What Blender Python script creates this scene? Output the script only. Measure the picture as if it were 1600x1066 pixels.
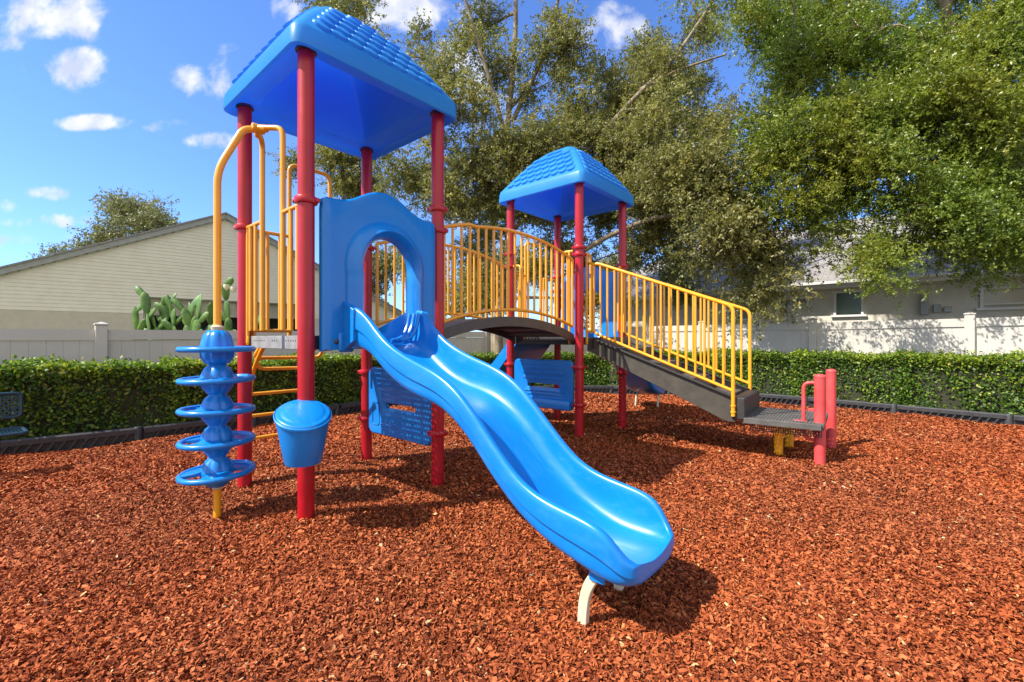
import bpy, math, random
import numpy as np
from math import sin, cos, pi, radians, sqrt
from mathutils import Vector, Matrix, noise as mnoise

random.seed(7)
rng = np.random.default_rng(7)
scene = bpy.context.scene
for _o in list(bpy.data.objects): bpy.data.objects.remove(_o)
C = scene.collection

# ------------------------------------------------------------------ camera
F_PX, CX, HY, HC = 704.7, 802.07, 529.57, 1.183      # focal length in px of a 1600 px wide frame, horizon row, eye height
cam_d = bpy.data.cameras.new('camera'); cam = bpy.data.objects.new('camera', cam_d); C.objects.link(cam)
cam.location = (0, 0, HC); cam.rotation_euler = (pi/2, 0, 0)
cam_d.sensor_width = 36; cam_d.lens = 36*F_PX/1600
cam_d.shift_x = -(CX-800)/1600; cam_d.shift_y = -(533-HY)/1600
cam_d.clip_start = 0.05; cam_d.clip_end = 2000
scene.camera = cam

def W(px, py, Z):                                   # a point seen at px,py (1600x1066) at depth Z
    return Vector(((px-CX)/F_PX*Z, Z, HC+(HY-py)/F_PX*Z))

# ------------------------------------------------------------------ light
SUN_EL = radians(49); to_sun_h = Vector((-.927, -.375)).normalized()
to_sun = Vector((to_sun_h.x*cos(SUN_EL), to_sun_h.y*cos(SUN_EL), sin(SUN_EL)))
sd = bpy.data.lights.new('sun', 'SUN'); sd.energy = 5.0; sd.angle = radians(.53); sd.color = (1, .94, .84)
so = bpy.data.objects.new('sun', sd); C.objects.link(so)
so.rotation_euler = (-to_sun).to_track_quat('-Z', 'Y').to_euler(); so.location = (-8, -4, 12)
scene.view_settings.view_transform = 'Standard'; scene.view_settings.look = 'None'
scene.view_settings.exposure = 0.72; scene.view_settings.gamma = 1
world = bpy.data.worlds.new('World'); scene.world = world; world.use_nodes = True

def build_world():
    nt = world.node_tree; nt.nodes.clear(); N = nt.nodes.new; L = nt.links.new
    out = N('ShaderNodeOutputWorld'); bg = N('ShaderNodeBackground'); bg.inputs['Strength'].default_value = .15
    L(bg.outputs[0], out.inputs['Surface'])
    sky = N('ShaderNodeTexSky'); sky.sky_type = 'NISHITA'; sky.sun_disc = False
    sky.sun_elevation = SUN_EL; sky.sun_rotation = math.atan2(to_sun_h.x, to_sun_h.y)
    sky.air_density = 1.0; sky.dust_density = .35; sky.ozone_density = 2.2
    tint = N('ShaderNodeMixRGB'); tint.blend_type = 'MULTIPLY'; tint.inputs[0].default_value = 1
    tint.inputs[2].default_value = (.56, .77, 1.18, 1); L(sky.outputs[0], tint.inputs[1])
    tc = N('ShaderNodeTexCoord'); sp = N('ShaderNodeSeparateXYZ'); L(tc.outputs['Generated'], sp.inputs[0])
    def math_(op, a, b=None, c=None, clamp=False):
        m = N('ShaderNodeMath'); m.operation = op; m.use_clamp = clamp
        for i, v in enumerate((a, b, c)):
            if v is None: continue
            if isinstance(v, (int, float)): m.inputs[i].default_value = v
            else: L(v, m.inputs[i])
        return m.outputs[0]
    y = math_('MAXIMUM', sp.outputs[1], .02)
    qx = math_('DIVIDE', sp.outputs[0], y); qz = math_('DIVIDE', sp.outputs[2], y)
    cb = N('ShaderNodeCombineXYZ'); L(qx, cb.inputs[0]); L(qz, cb.inputs[1])
    nz = N('ShaderNodeTexNoise'); nz.inputs['Scale'].default_value = 9; nz.inputs['Detail'].default_value = 9
    nz.inputs['Roughness'].default_value = .58; nz.inputs['Distortion'].default_value = .25; L(cb.outputs[0], nz.inputs['Vector'])
    nzf = nz.outputs['Fac']
    clouds = [(55, 25, 105, 46, 1.25), (20, 60, 60, 24, .9), (104, 106, 66, 34, 1.15), (326, 112, 56, 42, 1.15), (168, 192, 100, 13, 1.05),
              (232, 199, 34, 12, 1.), (345, 222, 56, 15, .95), (76, 302, 42, 14, 1.0), (14, 324, 36, 13, 1.05), (60, 345, 110, 12, .78), (30, 374, 100, 12, .7),
              (650, 14, 95, 34, 1.25), (735, 120, 75, 90, 1.0), (935, 42, 70, 44, 1.3), (448, 12, 24, 30, .9), (1180, 200, 90, 60, .6), (760, 330, 150, 60, .7), (1060, 430, 200, 60, .6)]
    acc = None
    for px, py, rx, ry, st in clouds:
        cx, cz = (px-CX)/F_PX, (HY-py)/F_PX
        dx = math_('MULTIPLY', math_('SUBTRACT', qx, cx), F_PX/rx); dz = math_('MULTIPLY', math_('SUBTRACT', qz, cz), F_PX/ry)
        r2 = math_('ADD', math_('MULTIPLY', dx, dx), math_('MULTIPLY', dz, dz))
        b = math_('MULTIPLY', math_('SUBTRACT', 1, math_('MULTIPLY', r2, .6), clamp=True), st)
        acc = b if acc is None else math_('MAXIMUM', acc, b)
    m = math_('MULTIPLY_ADD', math_('SUBTRACT', nzf, .5), 4.6, math_('SUBTRACT', acc, .52))
    mr = N('ShaderNodeMapRange'); mr.interpolation_type = 'SMOOTHSTEP'; L(m, mr.inputs[0])
    mr.inputs[1].default_value = -.1; mr.inputs[2].default_value = .95
    has = math_('GREATER_THAN', acc, .001)
    fac = math_('MULTIPLY', mr.outputs[0], math_('MULTIPLY', math_('MINIMUM', math_('MULTIPLY', acc, 2.2), 1), .9))
    n2 = N('ShaderNodeTexNoise'); n2.inputs['Scale'].default_value = 16; n2.inputs['Detail'].default_value = 5; L(cb.outputs[0], n2.inputs['Vector'])
    cr = N('ShaderNodeValToRGB'); cr.color_ramp.elements[0].position = .35; cr.color_ramp.elements[0].color = (2.9, 3.15, 3.8, 1)
    cr.color_ramp.elements[1].position = .62; cr.color_ramp.elements[1].color = (4.5, 4.5, 4.7, 1); L(n2.outputs['Fac'], cr.inputs[0])
    mix = N('ShaderNodeMixRGB'); L(fac, mix.inputs[0]); L(tint.outputs[0], mix.inputs[1]); L(cr.outputs[0], mix.inputs[2])
    # broken bright cloud behind the camera, unseen, added as fill for shaded faces
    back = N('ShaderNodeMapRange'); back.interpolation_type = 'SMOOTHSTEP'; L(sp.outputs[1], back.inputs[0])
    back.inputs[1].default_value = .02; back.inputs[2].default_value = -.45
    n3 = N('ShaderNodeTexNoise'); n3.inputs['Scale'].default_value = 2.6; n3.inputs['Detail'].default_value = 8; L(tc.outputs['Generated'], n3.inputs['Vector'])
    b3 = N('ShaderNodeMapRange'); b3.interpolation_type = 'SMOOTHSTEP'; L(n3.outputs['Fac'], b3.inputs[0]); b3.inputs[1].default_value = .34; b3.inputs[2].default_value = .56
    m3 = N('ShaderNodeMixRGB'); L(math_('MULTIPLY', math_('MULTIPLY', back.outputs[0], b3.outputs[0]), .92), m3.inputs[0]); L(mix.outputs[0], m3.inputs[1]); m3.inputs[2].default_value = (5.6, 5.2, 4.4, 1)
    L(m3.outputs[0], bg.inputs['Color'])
build_world()

# ------------------------------------------------------------------ materials
def mat(name, color, rough=.5, noise=None, scale=20., bump=0., bscale=60., metal=0., spec=.5, coat=0., detail=4., ramp=(.35, .65), stretch=None):
    m = bpy.data.materials.new(name); m.use_nodes = True; nt = m.node_tree; N = nt.nodes.new; L = nt.links.new
    b = nt.nodes['Principled BSDF']; b.inputs['Base Color'].default_value = (*color, 1)
    b.inputs['Roughness'].default_value = rough; b.inputs['Metallic'].default_value = metal
    b.inputs['Specular IOR Level'].default_value = spec
    if coat: b.inputs['Coat Weight'].default_value = coat; b.inputs['Coat Roughness'].default_value = .18
    tc = N('ShaderNodeTexCoord'); vec = tc.outputs['Object']
    if stretch:
        mp = N('ShaderNodeMapping'); mp.inputs['Scale'].default_value = stretch; L(vec, mp.inputs[0]); vec = mp.outputs[0]
    if noise:
        n = N('ShaderNodeTexNoise'); n.inputs['Scale'].default_value = scale; n.inputs['Detail'].default_value = detail; L(vec, n.inputs['Vector'])
        r = N('ShaderNodeValToRGB'); r.color_ramp.elements[0].position = ramp[0]; r.color_ramp.elements[1].position = ramp[1]
        r.color_ramp.elements[0].color = (*color, 1); r.color_ramp.elements[1].color = (*noise, 1)
        L(n.outputs['Fac'], r.inputs[0]); L(r.outputs[0], b.inputs['Base Color'])
        rr = N('ShaderNodeMapRange'); rr.inputs[3].default_value = max(.05, rough-.08); rr.inputs[4].default_value = min(1, rough+.12)
        L(n.outputs['Fac'], rr.inputs[0]); L(rr.outputs[0], b.inputs['Roughness'])
    if bump:
        n = N('ShaderNodeTexNoise'); n.inputs['Scale'].default_value = bscale; n.inputs['Detail'].default_value = 3; L(vec, n.inputs['Vector'])
        bp = N('ShaderNodeBump'); bp.inputs['Strength'].default_value = bump; bp.inputs['Distance'].default_value = .01
        L(n.outputs['Fac'], bp.inputs['Height']); L(bp.outputs[0], b.inputs['Normal'])
    return m

def mat_rnd(name, stops, rough=.6, spec=.4, translucent=0., large=None, tcol=None):
    """colour picked per leaf / per chip by the face attribute rnd"""
    m = bpy.data.materials.new(name); m.use_nodes = True; nt = m.node_tree; N = nt.nodes.new; L = nt.links.new
    b = nt.nodes['Principled BSDF']; b.inputs['Roughness'].default_value = rough; b.inputs['Specular IOR Level'].default_value = spec
    at = N('ShaderNodeAttribute'); at.attribute_name = 'rnd'
    r = N('ShaderNodeValToRGB'); els = r.color_ramp.elements
    while len(els) < len(stops): els.new(.5)
    for e, (p, c) in zip(els, stops): e.position = p; e.color = (*c, 1)
    L(at.outputs['Fac'], r.inputs[0]); col = r.outputs[0]
    if large:
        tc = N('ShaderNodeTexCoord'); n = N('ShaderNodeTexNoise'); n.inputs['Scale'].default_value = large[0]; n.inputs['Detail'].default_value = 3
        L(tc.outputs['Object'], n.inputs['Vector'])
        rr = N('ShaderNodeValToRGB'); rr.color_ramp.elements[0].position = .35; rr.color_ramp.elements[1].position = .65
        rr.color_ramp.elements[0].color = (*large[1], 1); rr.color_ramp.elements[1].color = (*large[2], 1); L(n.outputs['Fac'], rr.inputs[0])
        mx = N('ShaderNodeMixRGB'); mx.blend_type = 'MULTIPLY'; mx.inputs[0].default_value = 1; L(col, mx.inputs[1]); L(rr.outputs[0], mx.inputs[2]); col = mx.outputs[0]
    L(col, b.inputs['Base Color'])
    if translucent:
        t = N('ShaderNodeBsdfTranslucent'); ms = N('ShaderNodeMixShader'); ms.inputs[0].default_value = translucent
        mx = N('ShaderNodeMixRGB'); mx.blend_type = 'MULTIPLY'; mx.inputs[0].default_value = 1; mx.inputs[2].default_value = (*(tcol or (1.3, 1.4, .6)), 1)
        L(col, mx.inputs[1]); L(mx.outputs[0], t.inputs[0]); L(b.outputs[0], ms.inputs[1]); L(t.outputs[0], ms.inputs[2])
        L(ms.outputs[0], nt.nodes['Material Output'].inputs['Surface'])
    return m

M = {}
M['blue'] = mat('blue_plastic', (.001, .180, .61), .30, noise=(.0015, .21, .65), scale=3, bump=.03, bscale=220, coat=.28, spec=.42)
M['blue_roof'] = mat('faded_blue_plastic', (.045, .39, .72), .38, noise=(.06, .44, .75), scale=2.5, bump=.05, bscale=180, coat=.2)
def streaks(m, amount=.35):
    """dull scuffs and dust lying on glossy plastic"""
    nt = m.node_tree; N = nt.nodes.new; L = nt.links.new; b = nt.nodes['Principled BSDF']
    tc = N('ShaderNodeTexCoord'); mp = N('ShaderNodeMapping'); mp.inputs['Scale'].default_value = (26, 2.2, 5); L(tc.outputs['Object'], mp.inputs[0])
    n = N('ShaderNodeTexNoise'); n.inputs['Scale'].default_value = 2.2; n.inputs['Detail'].default_value = 7; n.inputs['Roughness'].default_value = .7; L(mp.outputs[0], n.inputs['Vector'])
    r = N('ShaderNodeMapRange'); r.inputs[1].default_value = .5; r.inputs[2].default_value = .8; L(n.outputs['Fac'], r.inputs[0])
    src = b.inputs['Base Color'].links[0].from_socket; mx = N('ShaderNodeMixRGB'); mx.inputs[2].default_value = (.06, .30, .68, 1)
    k = N('ShaderNodeMath'); k.operation = 'MULTIPLY'; k.inputs[1].default_value = amount; L(r.outputs[0], k.inputs[0]); L(k.outputs[0], mx.inputs[0]); L(src, mx.inputs[1]); L(mx.outputs[0], b.inputs['Base Color'])
    rs = b.inputs['Roughness'].links[0].from_socket; ad = N('ShaderNodeMath'); ad.operation = 'MULTIPLY_ADD'; ad.inputs[1].default_value = .25; L(r.outputs[0], ad.inputs[0]); L(rs, ad.inputs[2]); L(ad.outputs[0], b.inputs['Roughness'])
streaks(M['blue'])
M['red'] = mat('red_powder_coat', (.40, .003, .012), .36, noise=(.46, .006, .016), scale=6, coat=.15)
M['red_old'] = mat('faded_red_powder_coat', (.62, .060, .062), .45, noise=(.66, .085, .085), scale=9, coat=.1)
M['yellow'] = mat('yellow_powder_coat', (.86, .36, .010), .34, noise=(.88, .40, .016), scale=8, coat=.35)
def add_translucency(m, col, k):
    nt = m.node_tree; b = nt.nodes['Principled BSDF']; t = nt.nodes.new('ShaderNodeBsdfTranslucent'); t.inputs[0].default_value = (*col, 1)
    ms = nt.nodes.new('ShaderNodeMixShader'); ms.inputs[0].default_value = k; nt.links.new(b.outputs[0], ms.inputs[1]); nt.links.new(t.outputs[0], ms.inputs[2])
    nt.links.new(ms.outputs[0], nt.nodes['Material Output'].inputs['Surface'])
add_translucency(M['blue_roof'], (.12, .42, 1.0), .5)        # thin rotomoulded plastic glows from below in the sun
M['black'] = mat('black_vinyl_coating', (.030, .030, .031), .5, noise=(.040, .038, .036), scale=30, bump=.2, bscale=300)
M['deck'] = mat('dusty_grey_vinyl_coating', (.085, .083, .080), .62, noise=(.14, .13, .115), scale=9, bump=.25, bscale=300, ramp=(.4, .75))
M['bar'] = mat('pale_grey_worn_bar', (.30, .295, .28), .55, noise=(.22, .21, .20), scale=14, bump=.1)
M['bridge'] = mat('dark_brown_grey_coating', (.062, .056, .046), .42, noise=(.085, .076, .06), scale=10, bump=.1)
M['cream'] = mat('cream_strut_paint', (.66, .58, .42), .5, noise=(.58, .50, .36), scale=15)
M['bolt'] = mat('bolt_steel', (.09, .09, .10), .35, metal=.8)
M['curb'] = mat('black_recycled_plastic', (.030, .031, .034), .48, noise=(.055, .055, .055), scale=12, bump=.3, bscale=120, ramp=(.4, .8))
M['vinyl'] = mat('white_vinyl_fence', (.58, .55, .49), .42, noise=(.535, .505, .45), scale=2.5)
M['vinyl_cap'] = mat('white_vinyl_cap', (.54, .505, .44), .4)
M['stucco'] = mat('beige_stucco', (.60, .54, .42), .9, noise=(.54, .49, .38), scale=6, bump=.6, bscale=90)
M['stucco_grey'] = mat('pale_stucco', (.70, .65, .55), .9, noise=(.63, .58, .49), scale=5, bump=.6, bscale=90)
M['siding'] = mat('cream_lap_siding', (.80, .755, .60), .55, noise=(.75, .70, .55), scale=3)
M['trim'] = mat('weathered_roof_trim', (.36, .37, .33), .6, noise=(.30, .31, .28), scale=8)
M['white_trim'] = mat('white_trim', (.74, .72, .68), .5)
M['glass'] = mat('window_glass', (.025, .035, .04), .06, spec=.8)
M['glass_green'] = mat('greenish_blind_behind_glass', (.12, .17, .15), .12, noise=(.16, .21, .18), scale=3)
M['porch_recess'] = mat('dark_porch_recess', (.035, .034, .030), .8)  # dark colour stands in for the shaded depth of the porch recess
M['bench'] = mat('blue_bench_coating', (.005, .030, .050), .4, noise=(.008, .042, .068), scale=15)
M['bark'] = mat('grey_brown_bark', (.15, .115, .075), .9, noise=(.34, .28, .19), scale=5, bump=1., bscale=30, stretch=(3, 3, .7))
M['cactus'] = mat('cactus_green', (.055, .13, .020), .45, noise=(.13, .24, .04), scale=9, bump=.3, bscale=60)
M['cflower'] = mat('pale_cactus_flower', (.75, .72, .45), .6)
M['socket'] = mat('beige_collar', (.55, .45, .30), .6)
M['meter'] = mat('utility_box_grey', (.35, .36, .36), .5, metal=.2)

def mat_shingle():
    m = mat('grey_asphalt_shingles', (.27, .25, .235), .95, noise=(.36, .335, .31), scale=26, bump=.5, bscale=60)
    nt = m.node_tree; N = nt.nodes.new; L = nt.links.new; b = nt.nodes['Principled BSDF']
    src = b.inputs['Base Color'].links[0].from_socket
    tc = N('ShaderNodeTexCoord'); br = N('ShaderNodeTexBrick'); br.inputs['Scale'].default_value = 1
    br.inputs['Color1'].default_value = (1, 1, 1, 1); br.inputs['Color2'].default_value = (.8, .8, .8, 1); br.inputs['Mortar'].default_value = (.45, .45, .45, 1)
    br.inputs['Mortar Size'].default_value = .012; br.inputs['Brick Width'].default_value = .3; br.inputs['Row Height'].default_value = .09
    mp = N('ShaderNodeMapping'); L(tc.outputs['Object'], mp.inputs[0]); L(mp.outputs[0], br.inputs['Vector'])
    mx = N('ShaderNodeMixRGB'); mx.blend_type = 'MULTIPLY'; mx.inputs[0].default_value = .8; L(src, mx.inputs[1]); L(br.outputs[0], mx.inputs[2])
    L(mx.outputs[0], b.inputs['Base Color']); return m
M['shingle'] = mat_shingle()
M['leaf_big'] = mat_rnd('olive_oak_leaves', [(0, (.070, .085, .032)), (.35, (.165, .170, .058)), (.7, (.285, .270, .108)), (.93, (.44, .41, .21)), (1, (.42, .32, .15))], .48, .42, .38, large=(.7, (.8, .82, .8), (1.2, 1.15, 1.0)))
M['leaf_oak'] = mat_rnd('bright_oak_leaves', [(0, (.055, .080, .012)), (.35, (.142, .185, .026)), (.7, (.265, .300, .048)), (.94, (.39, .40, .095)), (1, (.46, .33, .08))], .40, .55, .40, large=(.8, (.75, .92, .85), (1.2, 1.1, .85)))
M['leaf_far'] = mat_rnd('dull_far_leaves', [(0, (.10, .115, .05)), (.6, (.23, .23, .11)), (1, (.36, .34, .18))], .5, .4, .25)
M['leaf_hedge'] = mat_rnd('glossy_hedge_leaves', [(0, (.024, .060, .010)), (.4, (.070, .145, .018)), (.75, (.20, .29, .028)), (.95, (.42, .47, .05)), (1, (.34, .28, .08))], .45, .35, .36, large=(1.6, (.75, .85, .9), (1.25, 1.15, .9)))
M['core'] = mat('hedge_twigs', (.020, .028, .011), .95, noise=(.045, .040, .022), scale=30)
M['chips'] = mat_rnd('red_dyed_wood_chips', [(0, (.08, .015, .007)), (.25, (.21, .042, .013)), (.5, (.39, .094, .030)), (.8, (.50, .142, .048)), (.955, (.60, .24, .09)), (.985, (.60, .38, .17)), (1, (.62, .48, .28))],
                     .75, .15, large=(.45, (.86, .95, 1.06), (1.06, 1.02, .92)))
M['mulch'] = mat('mulch_bed_earth', (.05, .012, .006), .95, noise=(.20, .045, .016), scale=55, bump=1., bscale=55, detail=6)
M['ground'] = mat('sandy_grass_ground', (.16, .13, .06), .95, noise=(.10, .12, .035), scale=2.2, bump=.5, bscale=20, detail=8)

# ------------------------------------------------------------------ mesh helpers
class MB:
    def __init__(s): s.v = []; s.f = []
    def add(s, vs, fs):
        k = len(s.v); s.v += [tuple(p) for p in vs]; s.f += [tuple(i+k for i in f) for f in fs]; return s
    def box(s, c, size, ax=None, bev=0.):
        c = Vector(c); hx, hy, hz = [q/2 for q in size]
        X, Y, Z = ax if ax else (Vector((1, 0, 0)), Vector((0, 1, 0)), Vector((0, 0, 1)))
        if bev <= 0:
            vs = [c+X*(a*hx)+Y*(b*hy)+Z*(d*hz) for d in (-1, 1) for b in (-1, 1) for a in (-1, 1)]
            return s.add(vs, [(0, 2, 3, 1), (4, 5, 7, 6), (0, 1, 5, 4), (1, 3, 7, 5), (3, 2, 6, 7), (2, 0, 4, 6)])
        b_ = min(bev, hx*.9, hy*.9, hz*.9); vs = []; idx = {}
        for sx in (-1, 1):
            for sy in (-1, 1):
                for sz in (-1, 1):
                    for k in range(3):
                        p = [sx*(hx-b_), sy*(hy-b_), sz*(hz-b_)]; p[k] = (sx*hx, sy*hy, sz*hz)[k]
                        idx[(sx, sy, sz, k)] = len(vs); vs.append(c+X*p[0]+Y*p[1]+Z*p[2])
        fs = []
        for k in range(3):
            a, b2 = [q for q in range(3) if q != k]
            for sg in (-1, 1):
                loop = []
                for (p, q) in ((-1, -1), (1, -1), (1, 1), (-1, 1)):
                    t = [0, 0, 0]; t[k] = sg; t[a] = p; t[b2] = q; loop.append(idx[(t[0], t[1], t[2], k)])
                fs.append(loop)
        for k in range(3):      # edges along axis k
            a, b2 = [q for q in range(3) if q != k]
            for p in (-1, 1):
                for q in (-1, 1):
                    t0 = [0, 0, 0]; t0[k] = -1; t0[a] = p; t0[b2] = q; t1 = list(t0); t1[k] = 1
                    fs.append((idx[(*t0, a)], idx[(*t1, a)], idx[(*t1, b2)], idx[(*t0, b2)]))
        for sx in (-1, 1):
            for sy in (-1, 1):
                for sz in (-1, 1): fs.append(tuple(idx[(sx, sy, sz, k)] for k in range(3)))
        return s.add(vs, fs)
    def ring_stack(s, rings, cap0=True, cap1=True, close=False):
        n = len(rings[0]); vs = [p for r in rings for p in r]; fs = []
        m = len(rings)
        for i in range(m if close else m-1):
            for j in range(n):
                a = i*n+j; b = i*n+(j+1) % n; k = ((i+1) % m)*n
                fs.append((a, b, k+(j+1) % n, k+j))
        if cap0 and not close: fs.append(tuple(range(n))[::-1])
        if cap1 and not close: fs.append(tuple((m-1)*n+j for j in range(n)))
        return s.add(vs, fs)
    def tube(s, pts, r, seg=10, caps=True, close=False):
        pts = [Vector(p) for p in pts]; n = len(pts); rs = r if isinstance(r, (list, tuple)) else [r]*n
        tans = []
        for i in range(n):
            a = pts[(i-1) % n] if (close or i > 0) else pts[i]; b = pts[(i+1) % n] if (close or i < n-1) else pts[i]
            tans.append((b-a).normalized())
        up = Vector((0, 0, 1)) if abs(tans[0].z) < .9 else Vector((1, 0, 0))
        nx = tans[0].cross(up).normalized(); rings = []
        for i in range(n):
            t = tans[i]; nx = (nx-t*nx.dot(t)).normalized(); ny = t.cross(nx)
            rings.append([pts[i]+(nx*cos(2*pi*k/seg)+ny*sin(2*pi*k/seg))*rs[i] for k in range(seg)])
        return s.ring_stack(rings, caps, caps, close)
    def lathe(s, prof, c=(0, 0, 0), seg=24, ax=None):
        c = Vector(c); X, Y, Z = ax if ax else (Vector((1, 0, 0)), Vector((0, 1, 0)), Vector((0, 0, 1)))
        return s.ring_stack([[c+X*(r*cos(2*pi*k/seg))+Y*(r*sin(2*pi*k/seg))+Z*z for k in range(seg)] for r, z in prof])
    def prism(s, outline, O, X, Y, th):
        """outline in the X,Y plane through O, extruded by th along X x Y"""
        O, X, Y = Vector(O), Vector(X), Vector(Y); Nn = X.cross(Y).normalized()*th
        a = [O+X*p[0]+Y*p[1] for p in outline]; n = len(a)
        return s.add(a+[q+Nn for q in a], [tuple(range(n))[::-1], tuple(range(n, 2*n))]+[(i, (i+1) % n, n+(i+1) % n, n+i) for i in range(n)])
    def build(s, name, m, parent=None, smooth=True, bevel=0, subsurf=0, angle=40, tf=None):
        me = bpy.data.meshes.new(name); vs = s.v if tf is None else [tuple(tf(Vector(p))) for p in s.v]
        me.from_pydata(vs, [], s.f); me.materials.append(m if not isinstance(m, str) else M[m])
        import bmesh
        bm = bmesh.new(); bm.from_mesh(me); bmesh.ops.recalc_face_normals(bm, faces=bm.faces)
        bm.to_mesh(me); bm.free()
        o = bpy.data.objects.new(name, me); C.objects.link(o)
        if parent is not None: o.parent = parent
        if smooth:
            for p in me.polygons: p.use_smooth = True
            if not subsurf:
                try: me.set_sharp_from_angle(angle=radians(angle))
                except Exception: pass
        if bevel:
            b = o.modifiers.new('bevel', 'BEVEL'); b.width = bevel; b.segments = 2; b.limit_method = 'ANGLE'; b.angle_limit = radians(35)
        if subsurf:
            q = o.modifiers.new('sub', 'SUBSURF'); q.levels = subsurf; q.render_levels = subsurf
        return o

def thing(name, label, cat, loc=(0, 0, 0), rz=0, group=None):
    o = bpy.data.objects.new(name, None); C.objects.link(o); o.location = loc; o.rotation_euler = (0, 0, rz); o.empty_display_size = .1
    return tag(o, label, cat, group)
def tag(o, label, cat, group=None):
    o['label'] = label; o['category'] = cat
    if group: o['group'] = group
    return o
def struct(o, kind='structure'): o['kind'] = kind; return o

def bend(pts, r=.05, n=5):
    """round the corners of a polyline"""
    P = [Vector(p) for p in pts]; out = [P[0]]
    for i in range(1, len(P)-1):
        a, b, c = P[i-1], P[i], P[i+1]; d1 = (a-b); d2 = (c-b); rr = min(r, d1.length*.48, d2.length*.48)
        p1 = b+d1.normalized()*rr; p2 = b+d2.normalized()*rr
        for k in range(n+1):
            t = k/n; out.append(p1*(1-t)**2+b*(2*t*(1-t))+p2*t*t)
    out.append(P[-1]); return out

def spline(pts, n=8):
    P = [Vector(p) for p in pts]; out = []
    for i in range(len(P)-1):
        p0 = P[max(i-1, 0)]; p1 = P[i]; p2 = P[i+1]; p3 = P[min(i+2, len(P)-1)]
        for k in range(n):
            t = k/n; out.append(.5*((2*p1)+(p2-p0)*t+(2*p0-5*p1+4*p2-p3)*t*t+(3*p1-p0-3*p2+p3)*t**3))
    out.append(P[-1]); return out

def lerp_tab(tab, x):
    """smooth interpolation of a table of (x, y)"""
    xs = [t[0] for t in tab]; ys = [t[1] for t in tab]
    if x <= xs[0]: return ys[0]
    if x >= xs[-1]: return ys[-1]
    for i in range(len(xs)-1):
        if xs[i] <= x <= xs[i+1]:
            h = xs[i+1]-xs[i]; t = (x-xs[i])/h
            m0 = (ys[i+1]-ys[max(i-1, 0)])/(xs[i+1]-xs[max(i-1, 0)]); m1 = (ys[min(i+2, len(xs)-1)]-ys[i])/(xs[min(i+2, len(xs)-1)]-xs[i])
            return (2*t**3-3*t*t+1)*ys[i]+(t**3-2*t*t+t)*h*m0+(-2*t**3+3*t*t)*ys[i+1]+(t**3-t*t)*h*m1

# ------------------------------------------------------------------ mulch height
def mulch_h(x, y):
    h = .022*np.sin(1.7*x+.6)*np.cos(1.3*y-.4)+.014*np.sin(3.9*x+2.1*y)+.010*np.cos(5.3*y-2.7*x)
    h = h+.05*np.exp(-((x-3.1)**2+(y-4.4)**2)/1.2)
    h = h+.035*np.exp(-((x+1.9)**2+(y-4.6)**2)/2.)
    return h

# ------------------------------------------------------------------ ground and mulch
EDGE = [(-9.2, -.2), (-6.1, 3.5), (-5.16, 4.62), (-4.02, 5.52), (-2.6, 7.3), (-1.25, 8.95), (.35, 9.95), (2.2, 9.95), (4.0, 9.15), (5.1, 8.15), (6.05, 7.0), (6.95, 5.9), (8.3, 4.3), (10.5, 1.6)]
POLY = EDGE+[(10.5, -5), (-9.2, -5)]
def in_poly(x, y):
    x = np.asarray(x); y = np.asarray(y); c = np.zeros(x.shape, bool); n = len(POLY)
    for i in range(n):
        x0, y0 = POLY[i]; x1, y1 = POLY[(i+1) % n]
        cond = ((y0 > y) != (y1 > y)); xi = (x1-x0)*(y-y0)/((y1-y0) if y1 != y0 else 1e-9)+x0
        c ^= cond & (x < xi)
    return c

def mesh_np(name, verts, faces_n, idx, m, rnd=None, smooth=False, parent=None):
    """fast mesh: verts (n,3), faces all with faces_n corners, idx flat"""
    me = bpy.data.meshes.new(name); nv = len(verts); nf = len(idx)//faces_n
    me.vertices.add(nv); me.vertices.foreach_set('co', np.asarray(verts, np.float32).ravel())
    me.loops.add(nf*faces_n); me.loops.foreach_set('vertex_index', np.asarray(idx, np.int32))
    me.polygons.add(nf); me.polygons.foreach_set('loop_start', np.arange(0, nf*faces_n, faces_n, dtype=np.int32))
    try: me.polygons.foreach_set('loop_total', np.full(nf, faces_n, np.int32))
    except Exception: pass
    me.update(calc_edges=True); me.materials.append(M[m])
    if rnd is not None:
        a = me.attributes.new('rnd', 'FLOAT', 'FACE'); a.data.foreach_set('value', np.asarray(rnd, np.float32))
    if smooth: me.polygons.foreach_set('use_smooth', np.ones(nf, bool))
    o = bpy.data.objects.new(name, me); C.objects.link(o)
    if parent is not None: o.parent = parent
    return o

def build_ground():
    b = MB(); b.add([(-400, -400, -.05), (400, -400, -.05), (400, 600, -.05), (-400, 600, -.05)], [(0, 1, 2, 3)])
    struct(b.build('ground', 'ground', smooth=False))
    gx = np.arange(-9.3, 10.6, .1); gy = np.arange(-5, 10.3, .1); X, Y = np.meshgrid(gx, gy)
    Z = mulch_h(X, Y)-.012
    V = np.stack([X, Y, Z], -1).reshape(-1, 3); nx = len(gx)
    i, j = np.meshgrid(np.arange(len(gx)-1), np.arange(len(gy)-1)); a = (j*nx+i).ravel()
    keep = in_poly(X.ravel()[a]+.05, Y.ravel()[a]+.05)
    a = a[keep]; idx = np.stack([a, a+1, a+nx+1, a+nx], -1).ravel()
    struct(mesh_np('mulch_ground', V, 4, idx, 'mulch', smooth=True))

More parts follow.
